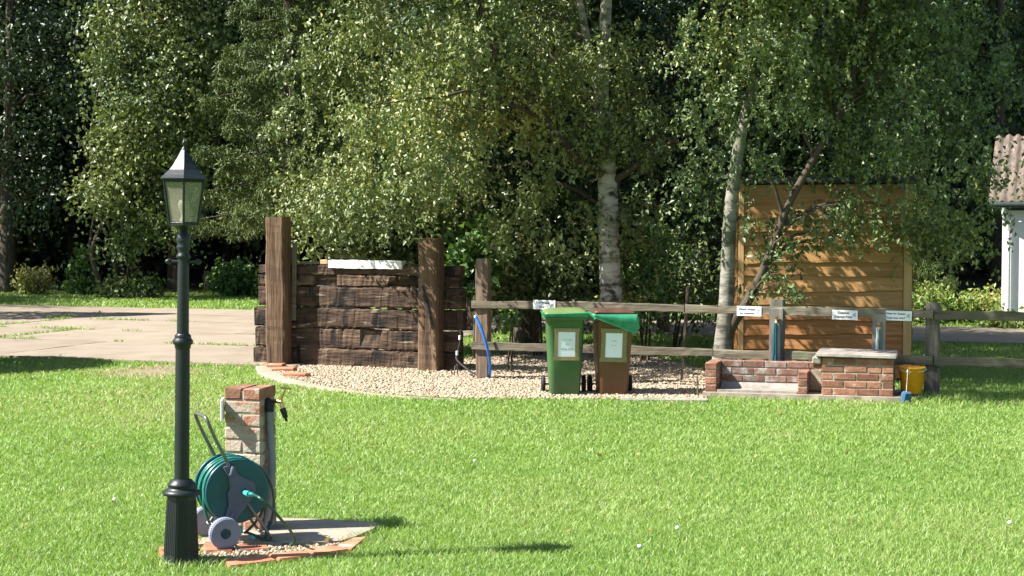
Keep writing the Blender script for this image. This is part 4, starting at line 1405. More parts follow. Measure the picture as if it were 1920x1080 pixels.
def tree(name, label, base, trunks, cl, leaf_pos, lm, bm_, size, seed, group=None, limbs=24, rl_=.03, cat='tree', down=.35, tints=None, aspect=.62, twig=None, up=.25, arms=()):
    """trunks: list of (points, radii); cl: clump centres the limbs run to"""
    rng = np.random.default_rng(seed)
    root = thing(name, label, cat, base, 0, group)
    bo = Vector(base)
    mb = MB()
    allp = []
    for pts, rr in trunks:
        P = smooth_path(pts, 5)
        n = len(P)
        rad = [np.interp(i / (n - 1), np.linspace(0, 1, len(rr)), rr) for i in range(n)]
        mb.tube([p - bo for p in P], rad, 12)
        allp += [(p, r_) for p, r_ in zip(P, rad)]
    if len(allp):
        AP = np.array([p[:] for p, _ in allp])
        for pts, rr in arms:                # the few big side branches
            P = smooth_path(pts, 5)
            rad = [np.interp(i / (len(P) - 1), np.linspace(0, 1, len(rr)), rr) for i in range(len(P))]
            obj('branch', MB().tube([p - bo for p in P], rad, 9), twig, root)
            AP = np.concatenate([AP, np.array([p[:] for p in P])])
            allp += list(zip(P, rad))
        lb = MB()
        idx = rng.choice(len(cl), min(limbs, len(cl)), replace=False)
        for i in idx:
            c = cl[i]
            d = np.linalg.norm(AP - (c - np.array([0, 0, .5])), axis=1) + np.where(AP[:, 2] > c[2] - .1, 1.5, 0)
            j = int(np.argmin(d))
            r0 = min(rl_, allp[j][1] * .6)
            path = limb(allp[j][0], c, rng)
            (lb if twig else mb).tube([p - bo for p in path], [r0 * (1 - .8 * k / 6) + .003 for k in range(7)], 6)
        if twig and lb.v:
            obj('branches', lb, twig, root)['kind'] = 'stuff'
    obj('trunk', mb, bm_, root)
    obj('crown', leaf_mesh('crown', leaf_pos - np.array(base), size, rng, down=down, tint=tints if tints is not None else tint_of(leaf_pos, rng), aspect=aspect, up=up), lm, root)
    return root


# --- the big birch behind the bins
YB = 18.6
rng = np.random.default_rng(1)
b0 = G(1146, 689)
tr1 = [(PX(1148, 700, YB), ), ]
T1 = [PX(1150, 692, YB), PX(1146, 560, YB), PX(1141, 430, YB), PX(1139, 340, YB), PX(1128, 180, YB), PX(1134, 60, YB), PX(1140, -120, YB), PX(1128, -420, YB), PX(1120, -760, YB)]
T2 = [PX(1131, 185, YB), PX(1112, 140, YB), PX(1098, 60, YB + .1), PX(1075, -60, YB + .2), PX(1040, -260, YB + .2)]
T3 = [PX(1138, 330, YB), PX(1085, 300, YB - .3), PX(1030, 230, YB - .6), PX(960, 140, YB - .9), PX(900, 60, YB - 1.1)]
T4 = [PX(1140, 345, YB), PX(1180, 320, YB - .1), PX(1225, 285, YB - .3), PX(1270, 262, YB - .4)]
E = [ell(578, 40, 19.9, 95, 190, .8), ell(650, 110, 20.1, 140, 220, 1.1), ell(650, 290, 19.9, 105, 130, .8), ell(780, 60, YB - .6, 170, 230, 1.5), ell(760, 250, YB - .5, 150, 150, 1.2),
     ell(900, 40, YB - .8, 150, 220, 1.5), ell(860, 260, YB - .4, 90, 110, .9), ell(980, 200, YB - .3, 80, 90, .7), ell(1010, 20, YB - .3, 110, 110, 1.0), ell(552, 250, 19.8, 46, 90, .5),
     ell(1090, -20, YB, 130, 90, 1.1), ell(820, -250, YB, 380, 220, 2.0), ell(1080, -420, YB, 300, 300, 2.0), ell(1000, -650, YB, 240, 220, 1.6), ell(790, 120, 20.4, 170, 220, .9), ell(930, -20, 20.6, 140, 200, .9), ell(700, 380, YB, 120, 60, .8),  # the lobes farthest back are added to shade leaves near the trunk
     (-.7, 14.75, 6.1, 1.7, .8, .9), (-.5, 14.6, 5.7, 1.6, .8, .7), (.2, 15.0, 5.6, 1.4, .7, .6), (-.4, 14.85, 6.6, 1.5, .8, .6), (-.35, 14.8, 4.7, .5, .4, .35), ell(770, 330, 19.5, 110, 60, .5), ell(830, 260, 17.1, 90, 60, .5), ell(720, 200, 17.0, 110, 90, .45), (-2.0, 19.0, 2.4, .6, .3, .5), (-1.5, 18.95, 1.9, .5, .25, .4), (.4, 19.6, 6.2, 1.8, 1.4, 1.2), (-.6, 17.0, 5.2, 1.4, 1.2, .9), (1.0, 21.0, 7.0, 1.6, 1.6, 1.6)]  # lobes added for their shade on lawn, rails and gravel, most out of view
E2 = [ell(1140, 230, YB - .45, 45, 60, .2), ell(1115, 90, YB - .5, 60, 60, .3), ell(1150, 390, YB - .3, 30, 30, .15), ell(1085, 160, YB, 60, 60, .7), ell(1175, 130, YB + .1, 50, 110, .8), ell(1060, 240, YB - .3, 70, 50, .6), ell(1215, 250, YB, 50, 70, .6), ell(1130, 250, YB - .3, 40, 60, .4),
      ell(1200, 400, YB + .3, 50, 60, .5), ell(1000, 330, YB - .4, 60, 70, .5), ell(1075, 420, YB - .2, 50, 60, .5), ell(1170, 540, YB + .3, 60, 40, .4), ell(960, 420, YB, 70, 60, .5)]
c1 = clumps(E, 265, rng, .4)
c2 = clumps(E2, 125, rng)
lp1 = np.concatenate([strands(c1, 24, rng, .20, .38, 18), strands(c2, 5, rng, .15, .3, 15)])
tn = tint_of(lp1, rng, .8, .2, .5, .15)
yl = PX(985, 225, YB)
tn = tn + .5 * np.exp(-((lp1[:, 0] - yl.x) ** 2 + (lp1[:, 2] - yl.z) ** 2) / .08)
tree('birch_tree', 'large silver birch with a white trunk behind the wheelie bins', (b0.x, YB, 0), [(T1, [.155, .130, .118, .112, .085, .068, .055, .04, .02]), (T2, [.06, .055, .045, .035, .02])],
     np.concatenate([c1, c2]), lp1, L_BIRCH, M['birchbark'], .058, 101, 'birch trees behind the fence', 46, .022, tints=tn, down=.5, twig=M['twig'], arms=[(T3, [.055, .045, .038, .03, .018]), (T4, [.05, .04, .03, .02])])

# --- dead hanging twigs of the birch are part of its trunk; broad leaved bush behind the sleepers
rng = np.random.default_rng(2)
YH = 20.6
E = [ell(690, 420, YH, 130, 75, .9), ell(790, 400, YH, 100, 90, .8), ell(850, 440, YH, 70, 70, .7), ell(650, 370, YH + .3, 60, 60, .6), ell(740, 340, YH + .4, 120, 60, .8), ell(668, 470, YH, 45, 40, .5), ell(760, 490, YH, 110, 50, .6)]
c1 = clumps(E, 230, rng)
lp1 = blobs(c1, 60, rng, .15)
bx = PX(740, 560, YH)
tree('goat_willow', 'bushy broad leaved willow rising behind the sleeper wall', (bx.x, YH, 0), [([Vector((bx.x, YH, 0)), PX(730, 480, YH), PX(700, 400, YH)], [.07, .05, .02]), ([Vector((bx.x + .1, YH, 0)), PX(780, 480, YH), PX(810, 400, YH)], [.06, .045, .02])],
     c1, lp1, L_BROAD, M['bark'], .085, 102, None, 30, .02, down=.25, aspect=.6, tints=tint_of(lp1, rng, 1.5, .15, .6, .15))
rng = np.random.default_rng(3)
E = [ell(895, 475, 19.6, 45, 55, .4), ell(880, 510, 19.6, 40, 30, .3)]
c1 = clumps(E, 34, rng)
lp1 = blobs(c1, 26, rng, .11)
bx = PX(890, 600, 19.6)
tree('maple_sapling', 'pale green maple sapling behind the shorter sleeper post', (bx.x, 19.6, 0), [([Vector((bx.x, 19.6, 0)), PX(893, 480, 19.6)], [.03, .012])], c1, lp1, L_SHRUB, M['bark'], .13, 103, None, 12, .01, cat='sapling', aspect=.85)

# --- the right hand birch, twin stemmed
YR = 16.75
rng = np.random.default_rng(4)
T1 = [PX(1349, 720, YR), PX(1355, 650, YR), PX(1362, 560, YR), PX(1368, 420, YR), PX(1376, 340, YR), PX(1392, 240, YR), PX(1420, 120, YR), PX(1440, -60, YR), PX(1455, -300, YR), PX(1460, -620, YR)]
T2 = [PX(1352, 660, YR), PX(1375, 605, YR - .02), PX(1405, 560, YR - .1), PX(1440, 485, YR - .15), PX(1478, 385, YR - .2), PX(1535, 280, YR - .1), PX(1590, 180, YR), PX(1610, 60, YR + .1), PX(1640, -160, YR + .2), PX(1660, -420, YR + .2)]
EA = [ell(1320, 90, YR, 70, 110, .7), ell(1400, 60, YR - .2, 90, 110, .9), ell(1440, 190, YR - .2, 80, 80, .8), ell(1345, 220, YR - .1, 55, 60, .6), ell(1300, 300, YR, 50, 45, .5), ell(1380, 290, YR - .3, 70, 50, .6),
      ell(1500, 110, YR, 70, 90, .8), ell(1480, 20, YR, 110, 90, 1.0), ell(1430, -200, YR, 190, 200, 1.4), ell(1570, -170, YR, 200, 130, 1.2), ell(1450, -480, YR, 150, 200, 1.2), ell(1290, 30, YR, 40, 80, .5)]  # a high unseen lobe here is added to shade the right-hand leaves
EB = [ell(1610, 150, YR + .2, 90, 110, .8), ell(1700, 220, YR + .1, 90, 90, .8), ell(1690, 60, YR + .3, 130, 110, 1.0), ell(1780, 140, YR + .2, 90, 130, .8), ell(1780, 300, YR, 80, 80, .6), ell(1760, 400, YR, 75, 60, .5),
      ell(1800, 460, YR, 55, 45, .4), ell(1850, 200, YR + .2, 60, 120, .6), ell(1660, -120, YR + .2, 240, 160, 1.4), ell(1600, 300, YR + .1, 60, 40, .4), ell(1640, -380, YR + .2, 200, 180, 1.2)]
EC = [ell(1480, 420, YR - .25, 45, 40, .25), ell(1440, 450, YR - .2, 40, 35, .2), ell(1470, 510, YR - .25, 35, 30, .2), ell(1540, 390, YR - .2, 60, 25, .25), ell(1600, 385, YR - .2, 60, 35, .25), ell(1640, 420, YR - .1, 45, 35, .25), ell(1410, 400, YR - .1, 30, 40, .2), ell(1420, 545, YR - .15, 25, 20, .15),
      ell(1560, 440, YR - .2, 50, 25, .2), ell(1690, 380, YR - .1, 35, 40, .2)]
ESHADE = [(2.2, 16.6, 5.4, 1.2, .9, .8), (3.4, 16.7, 5.2, 1.0, .8, .65), (4.3, 17.0, 5.3, .9, .8, .7)]      # unseen lobes added above the crown to shade the leaves on the right
ca, cb, cc = clumps(EA, 115, rng), np.concatenate([clumps(EB, 135, rng), clumps(ESHADE, 80, rng, .35)]), clumps(EC, 60, rng)
lp1 = np.concatenate([strands(ca, 19, rng, .19, .36, 16), strands(cb, 17, rng, .21, .38, 16), strands(cc, 3, rng, .10, .16, 11)])
tree('birch_tree', 'twin stemmed birch with one leaning dark stem in front of the board shed', (PX(1349, 720, YR).x, YR, 0), [(T1, [.12, .095, .078, .072, .068, .06, .055, .045, .03, .012])],
     np.concatenate([ca, cb, cc]), lp1, L_BIRCH2, M['shadebirch'], .056, 104, 'birch trees behind the fence', 60, .016, tints=tint_of(lp1, rng, .9, .22, .45, .15), down=.5,
     twig=M['twig'], arms=[(T2, [.07, .06, .05, .045, .04, .035, .03, .028, .02, .01])])

# --- hazel and the darker tree beyond the drive on the left
rng = np.random.default_rng(5)
YZ = 34.8
E = [ell(330, 20, YZ, 80, 110, 1.6), ell(250, 110, YZ, 80, 110, 1.5), ell(360, 150, YZ, 70, 110, 1.4), ell(280, 220, YZ - .3, 90, 80, 1.5), ell(220, 270, YZ, 60, 60, 1.0), ell(200, 370, YZ - .2, 60, 50, 1.0), ell(265, 330, YZ - .3, 60, 70, 1.1),
     ell(255, 430, YZ, 50, 50, .9), ell(345, 330, YZ + .3, 60, 80, 1.0), ell(300, -150, YZ, 150, 130, 2.0), ell(260, 490, YZ, 40, 30, .6), ell(190, 450, YZ - .3, 45, 30, .5), ell(320, 430, YZ - .3, 40, 40, .6)]
c1 = clumps(E, 235, rng)
lp1 = blobs(c1, 115, rng, .25)
bx = PX(215, 545, YZ + .3)
tree('hazel_tree', 'sunlit hazel with many stems across the drive behind the lamp post', (bx.x, YZ + .3, 0), [([Vector((bx.x + o_ * .25, YZ + .3 + dy_, 0)), PX(205 + o_ * 42 + kx_, 470, YZ + .3 + dy_), PX(215 + o_ * 30 - kx_, 380, YZ + .3), PX(240 + o_ * 70, 250, YZ + .2), PX(280 + o_ * 70, 60, YZ)], [r_, r_ * .8, r_ * .7, r_ * .5, .02]) for o_, dy_, kx_, r_ in ((-1, .1, 6, .045), (-.55, -.2, -9, .06), (-.1, .2, 12, .035), (.35, 0, -5, .055), (.7, -.1, 10, .03), (1.15, .2, -4, .04))],
     c1, lp1, L_BROAD, M['bark'], .105, 105, None, 40, .03, tints=tint_of(lp1, rng, .9, .2, .55, .16), aspect=.75)
rng = np.random.default_rng(6)
YD = 37.5
E = [ell(12, 300, YD - 1.6, 50, 130, .5), ell(15, 100, YD - 1.8, 60, 130, .5), ell(30, 60, YD, 130, 130, 2.0), ell(90, 160, YD - .5, 80, 70, 1.4), ell(10, 260, YD, 90, 90, 1.4), ell(30, 370, YD - .3, 90, 60, 1.2), ell(-120, 150, YD, 150, 250, 2.2), ell(160, 30, YD, 80, 100, 1.6), ell(0, -200, YD, 260, 200, 2.6)]
c1 = clumps(E, 200, rng)
lp1 = blobs(c1, 95, rng, .30)
bx = PX(12, 548, YD)
tree('oak_tree', 'dark broad leaved tree at the far left behind the dried hydrangea', (bx.x, YD, 0), [([Vector((bx.x, YD, 0)), PX(14, 400, YD), PX(20, 200, YD), PX(20, -150, YD)], [.24, .19, .15, .08])],
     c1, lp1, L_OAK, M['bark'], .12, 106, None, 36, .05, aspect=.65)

# --- spruce behind the tall sleeper post
def spruce(label, base, H, Rb, seed, n_br=90, zlo=.9, group=None, name='spruce_tree', dens=1.0):
    rng = np.random.default_rng(seed)
    root = thing(name, label, 'tree', base, 0, group)
    mb = MB().tube([(0, 0, 0), (0, 0, H * .5), (0, 0, H)], [.05 + H * .012, .03 + H * .006, .01], 9)
    P = []
    for i in range(n_br):
        t = (i + rng.uniform(0, 1)) / n_br
        z = zlo + (H - zlo) * t ** 1.15
        ln = Rb * (1 - (z - zlo) / (H - zlo) * .96) * rng.uniform(.75, 1.1)
        an = i * 2.399 + rng.uniform(-.3, .3)
        d = np.array([math.cos(an), math.sin(an), 0])
        sd = np.array([-d[1], d[0], 0])
        m = max(8, int(60 * ln * dens))
        s = np.sqrt(rng.uniform(.02, 1, m))
        drop = -.34 * ln * s + .16 * ln * s ** 3
        side = rng.normal(0, 1, m) * .11 * ln * (1.15 - s) + rng.normal(0, .04, m)
        c = np.outer(s * ln, d) + np.outer(side, sd) + np.stack([0 * s, 0 * s, z + drop - rng.uniform(0, .22, m)], 1)
        P.append(c)
        if i % 2 == 0:
            mb.tube([(0, 0, z), tuple(d * ln * .5 + np.array([0, 0, z - .13 * ln])), tuple(d * ln * .95 + np.array([0, 0, z - .2 * ln]))], [.02, .012, .004], 5)
    P = np.concatenate(P)
    obj('trunk', mb, M['bark'], root)
    # each spray: several thin needles round a hanging twig
    k = 6
    pos = np.repeat(P, k, 0) + rng.normal(0, .032, (len(P) * k, 3))
    obj('crown', leaf_mesh('crown', pos, .085, rng, down=.55, aspect=.2, up=.1, tint=tint_of(pos, rng, 1.1, .2, .45, .16)), L_SPRUCE, root)
    return root


bx = PX(545, 560, 26.5)
spruce('tall green spruce with drooping sprays behind the taller sleeper post', (bx.x, 26.5, 0), 10.5, 1.75, 21, 130, 1.9, dens=2.4)
bx = PX(1855, 560, 31)
spruce('dark spruce rising behind the white outbuilding', (bx.x + .6, 32.5, 0), 11, 2.4, 22, 90, 1.0, dens=1.0)
bx = PX(1700, 560, 25)
spruce('small shaded spruce between the board shed and the white outbuilding', (bx.x + .55, 28.4, 0), 5.2, 1.3, 23, 80, .3, dens=1.6)

# --- dark trees of the wood: two kinds, each copied with its parts


def wood_tree(kind_, label, base):
    rng = np.random.default_rng(300 + kind_)
    H = [12.5, 14.0][kind_]
    E = [(0, 0, H * .62, 2.6, 2.6, H * .40), (1.2, -.6, H * .42, 1.9, 1.9, H * .24), (-1.3, .2, H * .36, 1.8, 1.8, H * .22), (.2, -1.2, H * .27, 1.9, 1.5, H * .14), (.6, .6, H * .2, 2.0, 1.8, H * .12)]
    c = clumps(E, 420, rng, .4)
    lp_ = blobs(c, 44, rng, .32)
    b = np.array(base)
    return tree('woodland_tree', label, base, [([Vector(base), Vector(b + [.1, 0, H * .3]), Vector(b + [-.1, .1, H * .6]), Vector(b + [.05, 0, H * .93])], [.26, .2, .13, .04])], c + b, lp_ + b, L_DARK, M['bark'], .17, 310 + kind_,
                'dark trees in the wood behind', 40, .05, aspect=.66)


def copy_tree(o, loc, rz, sc):
    c = o.copy(); C.objects.link(c)
    c.location = loc; c.rotation_euler = (0, 0, rz); c.scale = (sc, sc, sc)
    for ch in o.children:
        d = ch.copy(); C.objects.link(d); d.parent = c
    return c


lab = 'tall dark woodland tree in the shaded wood at the back'
proto = [wood_tree(0, lab, (-8.6, 41, 0)), wood_tree(1, lab, (-3.5, 40, 0))]
rgw = random.Random(77)
mid = [copy_tree(proto[0], (.2, 22.2, 0), 1.0, .72), copy_tree(proto[1], (3.7, 21.6, 0), 2.2, .62)]  # placed to shade the drive and darken the backdrop of the birches
mid += [copy_tree(proto[0], (-.6, 24.7, 0), 3.0, .5), copy_tree(proto[1], (2.3, 24.3, 0), 4.0, .40)]  # small trees added to shade the drive strip and lawn behind the fence
mid[2]['label'] = 'small dark tree added for shade left of the large birch trunk'
mid[3]['label'] = 'small dark tree added for shade between the two birches'
mid[0]['label'] = 'dark leafy tree close behind the large birch'
mid[1]['label'] = 'dark leafy tree close behind the board shed'
spots = [(-13.5, 40.5), (-11, 45), (-6.2, 44.5), (-5.6, 39), (-1, 43), (1.2, 38), (3.8, 41.5), (.4, 33.5), (3.6, 33), (6.0, 36.5), (8.6, 41), (9.6, 35.5), (12.0, 38.5), (-16, 44), (14.5, 44), (5.5, 45.5), (-2.4, 36), (6.9, 31.5),
         (-18.5, 42)] + [(-26 + 3.1 * k_ + .8 * math.sin(k_ * 5), 46.4 + .7 * math.cos(k_ * 3)) for k_ in range(14)]
for i, (x, y) in enumerate(spots):
    copy_tree(proto[i % 2], (x, y, 0), rgw.uniform(0, 6.28), rgw.uniform(.85, 1.12))
# trees standing just outside the picture on the left, whose shade falls on the drive and the wood
for i, (x, y, s) in enumerate(((-19.5, 33, 1.0), (-23.5, 29, 1.05))):
    c = copy_tree(proto[i % 2], (x, y, 0), rgw.uniform(0, 6.28), s)

# --- far wood: one mass nobody could count
rng = np.random.default_rng(8)
n = 56000
pos = np.stack([rng.uniform(-34, 34, n), rng.uniform(47, 56, n), np.where(np.arange(n) < 16000, rng.uniform(0, 3, n), rng.uniform(0, 13, n))], 1)
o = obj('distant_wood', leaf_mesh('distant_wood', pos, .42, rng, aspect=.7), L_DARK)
kind(o, 'stuff')
sheet('woodland_floor', [(-110, 150), (-110, 37.4), (-14, 37.6), (-8, 36.4), (-3, 34.5), (0, 31.2), (3.5, 30.4), (6.5, 28.5), (110, 26), (110, 150)][::-1], .012, M['litter'])


# --- shrubs
def shrub(name, label, px, py, Y, rx, ry, lm, size, seed, n_cl=30, per=30, spread=.12, cat='shrub', group=None, stems=5, rd=.5, extra=(), aspect=.65, tints=None):
    rng = np.random.default_rng(seed)
    E = [ell(px, py, Y, rx, ry, rd)] + [ell(a, b, Y, c_, d_, rd * .6) for a, b, c_, d_ in extra]
    c = clumps(E, n_cl, rng, .5)
    c[:, 2] = np.maximum(c[:, 2], .05)
    lp_ = blobs(c, per, rng, spread)
    lp_[:, 2] = np.maximum(lp_[:, 2], .02)
    base = PX(px, py, Y); base.z = 0
    trunks = []
    for i in range(stems):
        tgt = c[rng.integers(len(c))]
        o_ = Vector((rng.uniform(-.08, .08), rng.uniform(-.08, .08), 0))
        trunks.append(([base + o_, (base + o_).lerp(Vector(tgt), .5) + Vector((0, 0, .06)), Vector(tgt)], [.014, .010, .004]))
    root = thing(name, label, cat, base, 0, group)
    mb = MB()
    for pts, rr in trunks:
        mb.tube([p - base for p in pts], rr, 6)
    obj('stem', mb, M['twig'], root)
    obj('foliage', leaf_mesh('foliage', lp_ - np.array(base), size, rng, tint=tints(lp_, rng) if tints else tint_of(lp_, rng, 2.5, .15, .5, .18), aspect=aspect), lm, root)
    return root


shrub('hydrangea_bush', 'pale dried hydrangea like bush on the far verge at the left', 65, 528, 36.6, 32, 26, L_PALE, .10, 401, 34, 28, .11, tints=lambda p, r: .75 + r.normal(0, .2, len(p)))
shrub('bramble_bush', 'low leafy bush right of the dried hydrangea with one tall spray', 165, 536, 36.4, 40, 18, L_SHRUB, .13, 402, 30, 22, .12, extra=((165, 487, 18, 14), (140, 500, 6, 18)))
shrub('nettle_clump', 'bright green nettle clump by the short post on the far verge', 438, 522, 36, 46, 26, L_SHRUB, .13, 403, 60, 26, .12, cat='plants', rd=.7)
shrub('bramble_bush', 'shaded bramble at the foot of the hazel stems', 250, 540, 35.0, 70, 12, L_BROAD, .11, 404, 34, 22, .12)
shrub('elder_bush', 'leafy elder growing around the foot of the large birch', 1205, 545, 19.4, 60, 55, L_SHRUB, .085, 405, 44, 26, .11, rd=.5, extra=((1230, 470, 40, 50),))
shrub('laurel_bush', 'shaded green bush behind the fence left of the birch trunk', 1010, 520, 20.2, 90, 60, L_BROAD, .075, 406, 80, 34, .13, rd=.7, extra=((950, 560, 50, 40), (1080, 570, 40, 30)))
shrub('laurel_bush', 'shaded dark bush behind the fence between the two birches', 1270, 500, 20.5, 60, 90, L_BROAD, .075, 407, 80, 34, .14, rd=.8, extra=((1310, 560, 40, 40),))
shrub('bramble_spray', 'small leafy spray hanging below the top fence rail by the end post', 955, 598, 18.0, 16, 14, L_SHRUB, .07, 408, 8, 14, .05, rd=.15, stems=2)
for i, (px, py, rx, ry, lab) in enumerate(((1750, 572, 38, 34, 'sunlit pale green bush right of the board shed'), (1800, 585, 34, 26, 'low sunlit bush in the middle of the pale bushes'),
                                           (1850, 578, 30, 32, 'yellowing fern like bush against the white outbuilding'), (1715, 585, 28, 24, 'small sunlit bush close to the shed corner'), (1880, 608, 32, 12, 'low leafy plants at the foot of the white wall'))):
    shrub('roadside_bush', lab, px, py, 26.6 - .25 * (i == 4) * 4, rx, ry, L_PALE, .085, 420 + i, 46, 26, .10, group='sunlit bushes beside the outbuilding', rd=.55, tints=(lambda p, r: .35 + r.normal(0, .16, len(p))) if i != 2 else (lambda p, r: .62 + r.normal(0, .18, len(p))))
# clipped shrub and cypress just off the left edge: their shade reaches into the picture
def off_frame(name, label, base, prof, seed):
    rng = np.random.default_rng(seed)
    root = thing(name, label, 'shrub', base)
    n = 9000
    z = rng.uniform(0.02, prof[-1][1], n)
    r = np.interp(z, [p[1] for p in prof], [p[0] for p in prof]) * np.sqrt(rng.uniform(.3, 1, n))
    a = rng.uniform(0, 6.283, n)
    obj('trunk', MB().tube([(0, 0, 0), (0, 0, prof[-1][1] * .8)], [.07, .03], 8), M['bark'], root)
    obj('crown', leaf_mesh('crown', np.stack([r * np.cos(a), r * np.sin(a), z], 1), .11, rng), L_DARK, root)


off_frame('round_shrub', 'rounded shrub just beyond the left edge of the lawn', (-7.5, 18.55, 0), [(1.1, 0), (1.3, .8), (1.15, 1.6), (.7, 2.2), (.05, 2.4)], 501)
off_frame('cypress_tree', 'narrow cypress beyond the left edge of the drive', (-11.7, 27.9, 0), [(1.5, 0), (1.7, 1.2), (1.2, 3.3), (.5, 5.0), (.02, 5.9)], 502)

# ------------------------------------------------------------------ grass
PLINTH = [tuple(W(KF, KA, a_, b_, 0)[:2]) for a_, b_ in ((t0 - .02, -.03), (t1 + .02, -.03), (t1 + .02, .7), (t0 - .02, .7))]
rng = np.random.default_rng(99)
bands = [(7.3, 9.2, 8200, .029, .0042, 1.0), (9.2, 11.5, 5600, .029, .0052, 1.0), (11.5, 14.5, 3700, .030, .0065, 1.0), (14.5, 18.5, 2100, .033, .0085, 1.0), (18.5, 24, 800, .045, .013, 1.0), (24, 38.5, 330, .06, .022, 1.0)]
XY, HT, WDT = [], [], []
for y0, y1, dn, h, w, _ in bands:
    hw = lambda y: .345 * y + .25
    n = int(dn * (y1 - y0) * 2 * hw(y1))
    y = rng.uniform(y0, y1, n); x = rng.uniform(-hw(y1), hw(y1), n)
    ok = np.abs(x) < hw(y)
    x, y = x[ok], y[ok]
    XY.append(np.stack([x, y], 1)); HT.append(np.full(len(x), h)); WDT.append(np.full(len(x), w))
XY, HT, WDT = np.concatenate(XY), np.concatenate(HT), np.concatenate(WDT)
x, y = XY[:, 0], XY[:, 1]
jx, jy = x + rng.normal(0, .025, len(x)), y + rng.normal(0, .05, len(x))
keep = np.ones(len(x), bool)
for pol in (GRAVEL, PAD, PLINTH, DRAIN):
    keep &= ~in_poly(jx, jy, pol)
u = (jx - DO.x) * math.cos(A) - (jy - DO.y) * math.sin(A)
w = (jx - DO.x) * math.sin(A) + (jy - DO.y) * math.cos(A)
wob = .10 * np.sin(u * 1.7) + .07 * np.sin(u * 4.1 + 1)
on = np.zeros(len(x), bool)
for (w0, w1), ue in zip(ROWS, UEND):
    on |= (w > w0 + (wob if w0 < -2 else 0)) & (w < w1 - (0.05 * np.sin(u * 2.3) if w1 > 7 else 0)) & (u < ue)
keep &= ~on
for t in tiles:
    keep &= ~in_poly(x, y, gp(t))
hx_, hy_ = x - hp_.x, y - hp_.y
keep &= ~((hx_ * math.cos(HA) - hy_ * math.sin(HA) > -.05) & (hx_ * math.sin(HA) + hy_ * math.cos(HA) > -.05))
keep &= ~((x > -2.8) & (x < 5) & (y > 36.5))
# bare trodden earth near the drive corner
bp1 = G(285, 698)
bare = np.exp(-(((x - bp1.x) / .6) ** 2 + ((y - bp1.y) / .6) ** 2)) * 1.1 + .6 * np.exp(-(((x - G(200, 720).x) / .9) ** 2 + ((y - G(200, 720).y) / .5) ** 2))
keep &= rng.uniform(0, 1, len(x)) > bare * .93
# taller tufts where the mower does not reach
XY, HT, WDT = XY[keep], HT[keep], WDT[keep]
x, y = XY[:, 0], XY[:, 1]
edge = np.zeros(len(x))
for c_, r_ in (((lp.x, lp.y), .20), (G(470, 690)[:2], .35), (G(735, 983)[:2], .10), (G(1745, 752)[:2], .35), (G(1780, 748)[:2], .3)):
    edge += np.exp(-((x - c_[0]) ** 2 + (y - c_[1]) ** 2) / r_ ** 2)
for pol in (PAD, PLINTH):
    P_ = np.array(pol)
    for i in range(len(P_)):
        a_, b_ = P_[i], P_[(i + 1) % len(P_)]
        t = np.clip(((XY - a_) @ (b_ - a_)) / ((b_ - a_) @ (b_ - a_)), 0, 1)
        d2 = ((XY - (a_ + t[:, None] * (b_ - a_))) ** 2).sum(1)
        edge += .35 * np.exp(-d2 / .05 ** 2)
n = len(x)
lown = (np.sin(x * 1.1 + y * .7) + np.sin(x * 2.3 - y * 1.3 + 1) + np.sin(x * .5 + y * 1.9 + 2) + .8 * np.sin(x * 5.1 + y * 3.7) * np.sin(y * 4.4 - x * 2)) / 3.8
ht = HT * rng.uniform(.5, 1.25, n) * (1 + .25 * lown) * (1 + 1.0 * np.clip(edge, 0, 1.0))
dry = np.exp(-(((x + 3.4) / 1.6) ** 2 + ((y - 15.2) / 1.8) ** 2))
tint = .47 + .16 * lown + rng.normal(0, .14, n) + .34 * dry * rng.uniform(0, 1.6, n)
tint = np.where(rng.uniform(0, 1, n) < .025, rng.uniform(.85, 1, n), tint)
# grass in the joints of the drive
JX, JH, JT = [], [], []
lines = [((UBEG + 18, w_), (3.0, w_)) for w_ in (0, 1.98, 4.2)] + [((CROSS[k_] - 4.6 * q_, ROWS[k_][0]), (CROSS[k_] - 4.6 * q_, ROWS[k_][1])) for k_ in range(4) for q_ in (0, 1)]
for (ua, wa_), (ub, wb_) in lines:
    L_ = math.hypot(ub - ua, wb_ - wa_)
    m_ = int(L_ * 150)
    t = rng.uniform(0, 1, m_)
    uu, ww = ua + (ub - ua) * t, wa_ + (wb_ - wa_) * t
    g_ = np.sin(uu * 1.3 + wa_ * 3) + .7 * np.sin(uu * 3.9 + wa_) + .5 * np.sin(uu * 8 + 2 + ww * 5) + (.6 if abs(wa_) < .1 and ua != ub else 0)
    ok = g_ > (.3 if ua != ub else .0)
    uu, ww = uu[ok] + rng.normal(0, .03, ok.sum()), ww[ok] + rng.normal(0, .035, ok.sum())
    JX.append(np.stack([DO.x + uu * math.cos(A) + ww * math.sin(A), DO.y - uu * math.sin(A) + ww * math.cos(A)], 1))
JX = np.concatenate(JX)
XY = np.concatenate([XY, JX])
ht = np.concatenate([ht, rng.uniform(.04, .085, len(JX))])
WDT = np.concatenate([WDT, np.full(len(JX), .014)])
tint = np.concatenate([tint, .48 + rng.normal(0, .18, len(JX))])
n = len(XY)
ya = rng.uniform(0, 6.283, n)
lean = rng.uniform(.3, 1.5, n) * ht
ld = rng.uniform(0, 6.283, n)
sx, sy = np.cos(ya) * WDT * .5, np.sin(ya) * WDT * .5
lx, ly = np.cos(ld) * lean, np.sin(ld) * lean
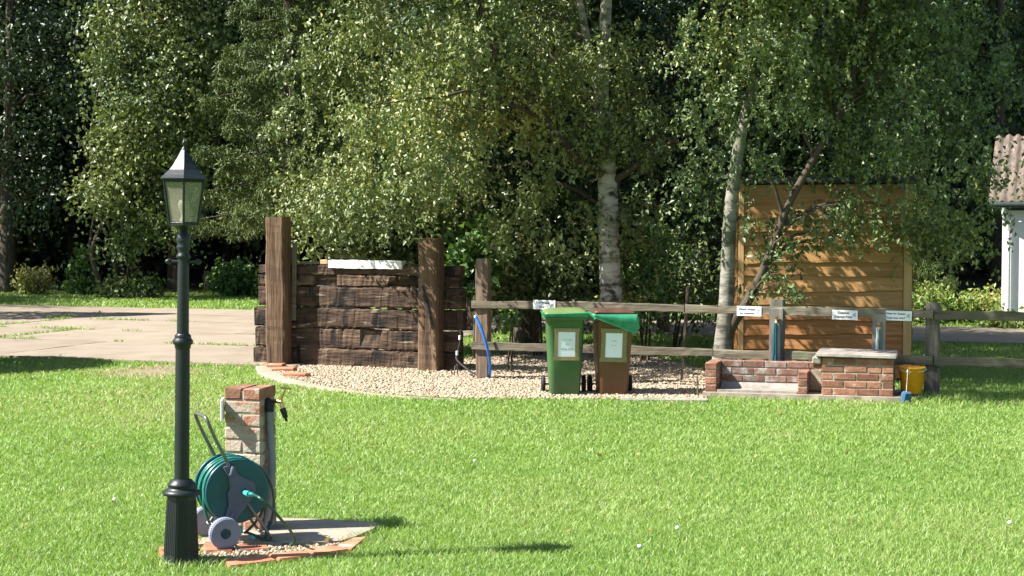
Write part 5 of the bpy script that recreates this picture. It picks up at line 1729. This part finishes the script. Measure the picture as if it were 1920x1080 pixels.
z0 = np.zeros(n)
V = np.stack([np.stack([XY[:, 0] - sx, XY[:, 1] - sy, z0], 1), np.stack([XY[:, 0] + sx, XY[:, 1] + sy, z0], 1),
              np.stack([XY[:, 0] + lx * .35 + sx * .8, XY[:, 1] + ly * .35 + sy * .8, ht * .62], 1), np.stack([XY[:, 0] + lx * .35 - sx * .8, XY[:, 1] + ly * .35 - sy * .8, ht * .62], 1),
              np.stack([XY[:, 0] + lx, XY[:, 1] + ly, ht], 1)], 1).reshape(-1, 3)
F = (np.array([[0, 1, 2], [0, 2, 3], [3, 2, 4]])[None] + (np.arange(n) * 5)[:, None, None]).reshape(-1, 3)
o = obj('grass', tri_mesh('grass', V, F, np.repeat(np.clip(tint, 0, 1), 5)), M['grass'])
kind(o, 'stuff')
print('grass blades', n)

# fallen leaves lying about on the lawn, the gravel and the drive
rng = np.random.default_rng(55)
m_ = 130
yy = rng.uniform(8, 27, m_); xx = rng.uniform(-.34, .34, m_) * yy
o = obj('fallen_leaves', leaf_mesh('fallen_leaves', np.stack([xx, yy, rng.uniform(.03, .045, m_)], 1), .045, rng, down=0, up=2.5, fold=.15),
        leaf_mat('fallen_leaf', [(0.25, 0.17, 0.05), (0.33, 0.26, 0.09), (0.20, 0.11, 0.05)], .6, .3, .2))
kind(o, 'stuff')

# white clover heads in the lawn
for i, (px, py, lab) in enumerate(((1270, 1010, 'white clover head in the lawn right of the lamp shadow tip'), (1893, 1000, 'white clover head near the right edge of the lawn'), (1199, 1046, 'small white clover head low in the middle of the lawn'),
                                   (215, 955, 'white clover head in the lawn left of the lamp post'), (890, 880, 'white clover head in the open lawn below the green bin'))):
    g = G(px, py)
    c = thing('clover_flower', lab, 'flower', (g.x, g.y, 0), 0, 'white clover heads in the lawn')
    obj('stalk', MB().tube([(0, 0, 0), (.003, 0, .055)], .0015, 5), M['lawn'], c)
    obj('head', MB().lathe([(0, .05), (.008, .052), (.012, .060), (.009, .068), (0, .071)], 9), M['white'], c)
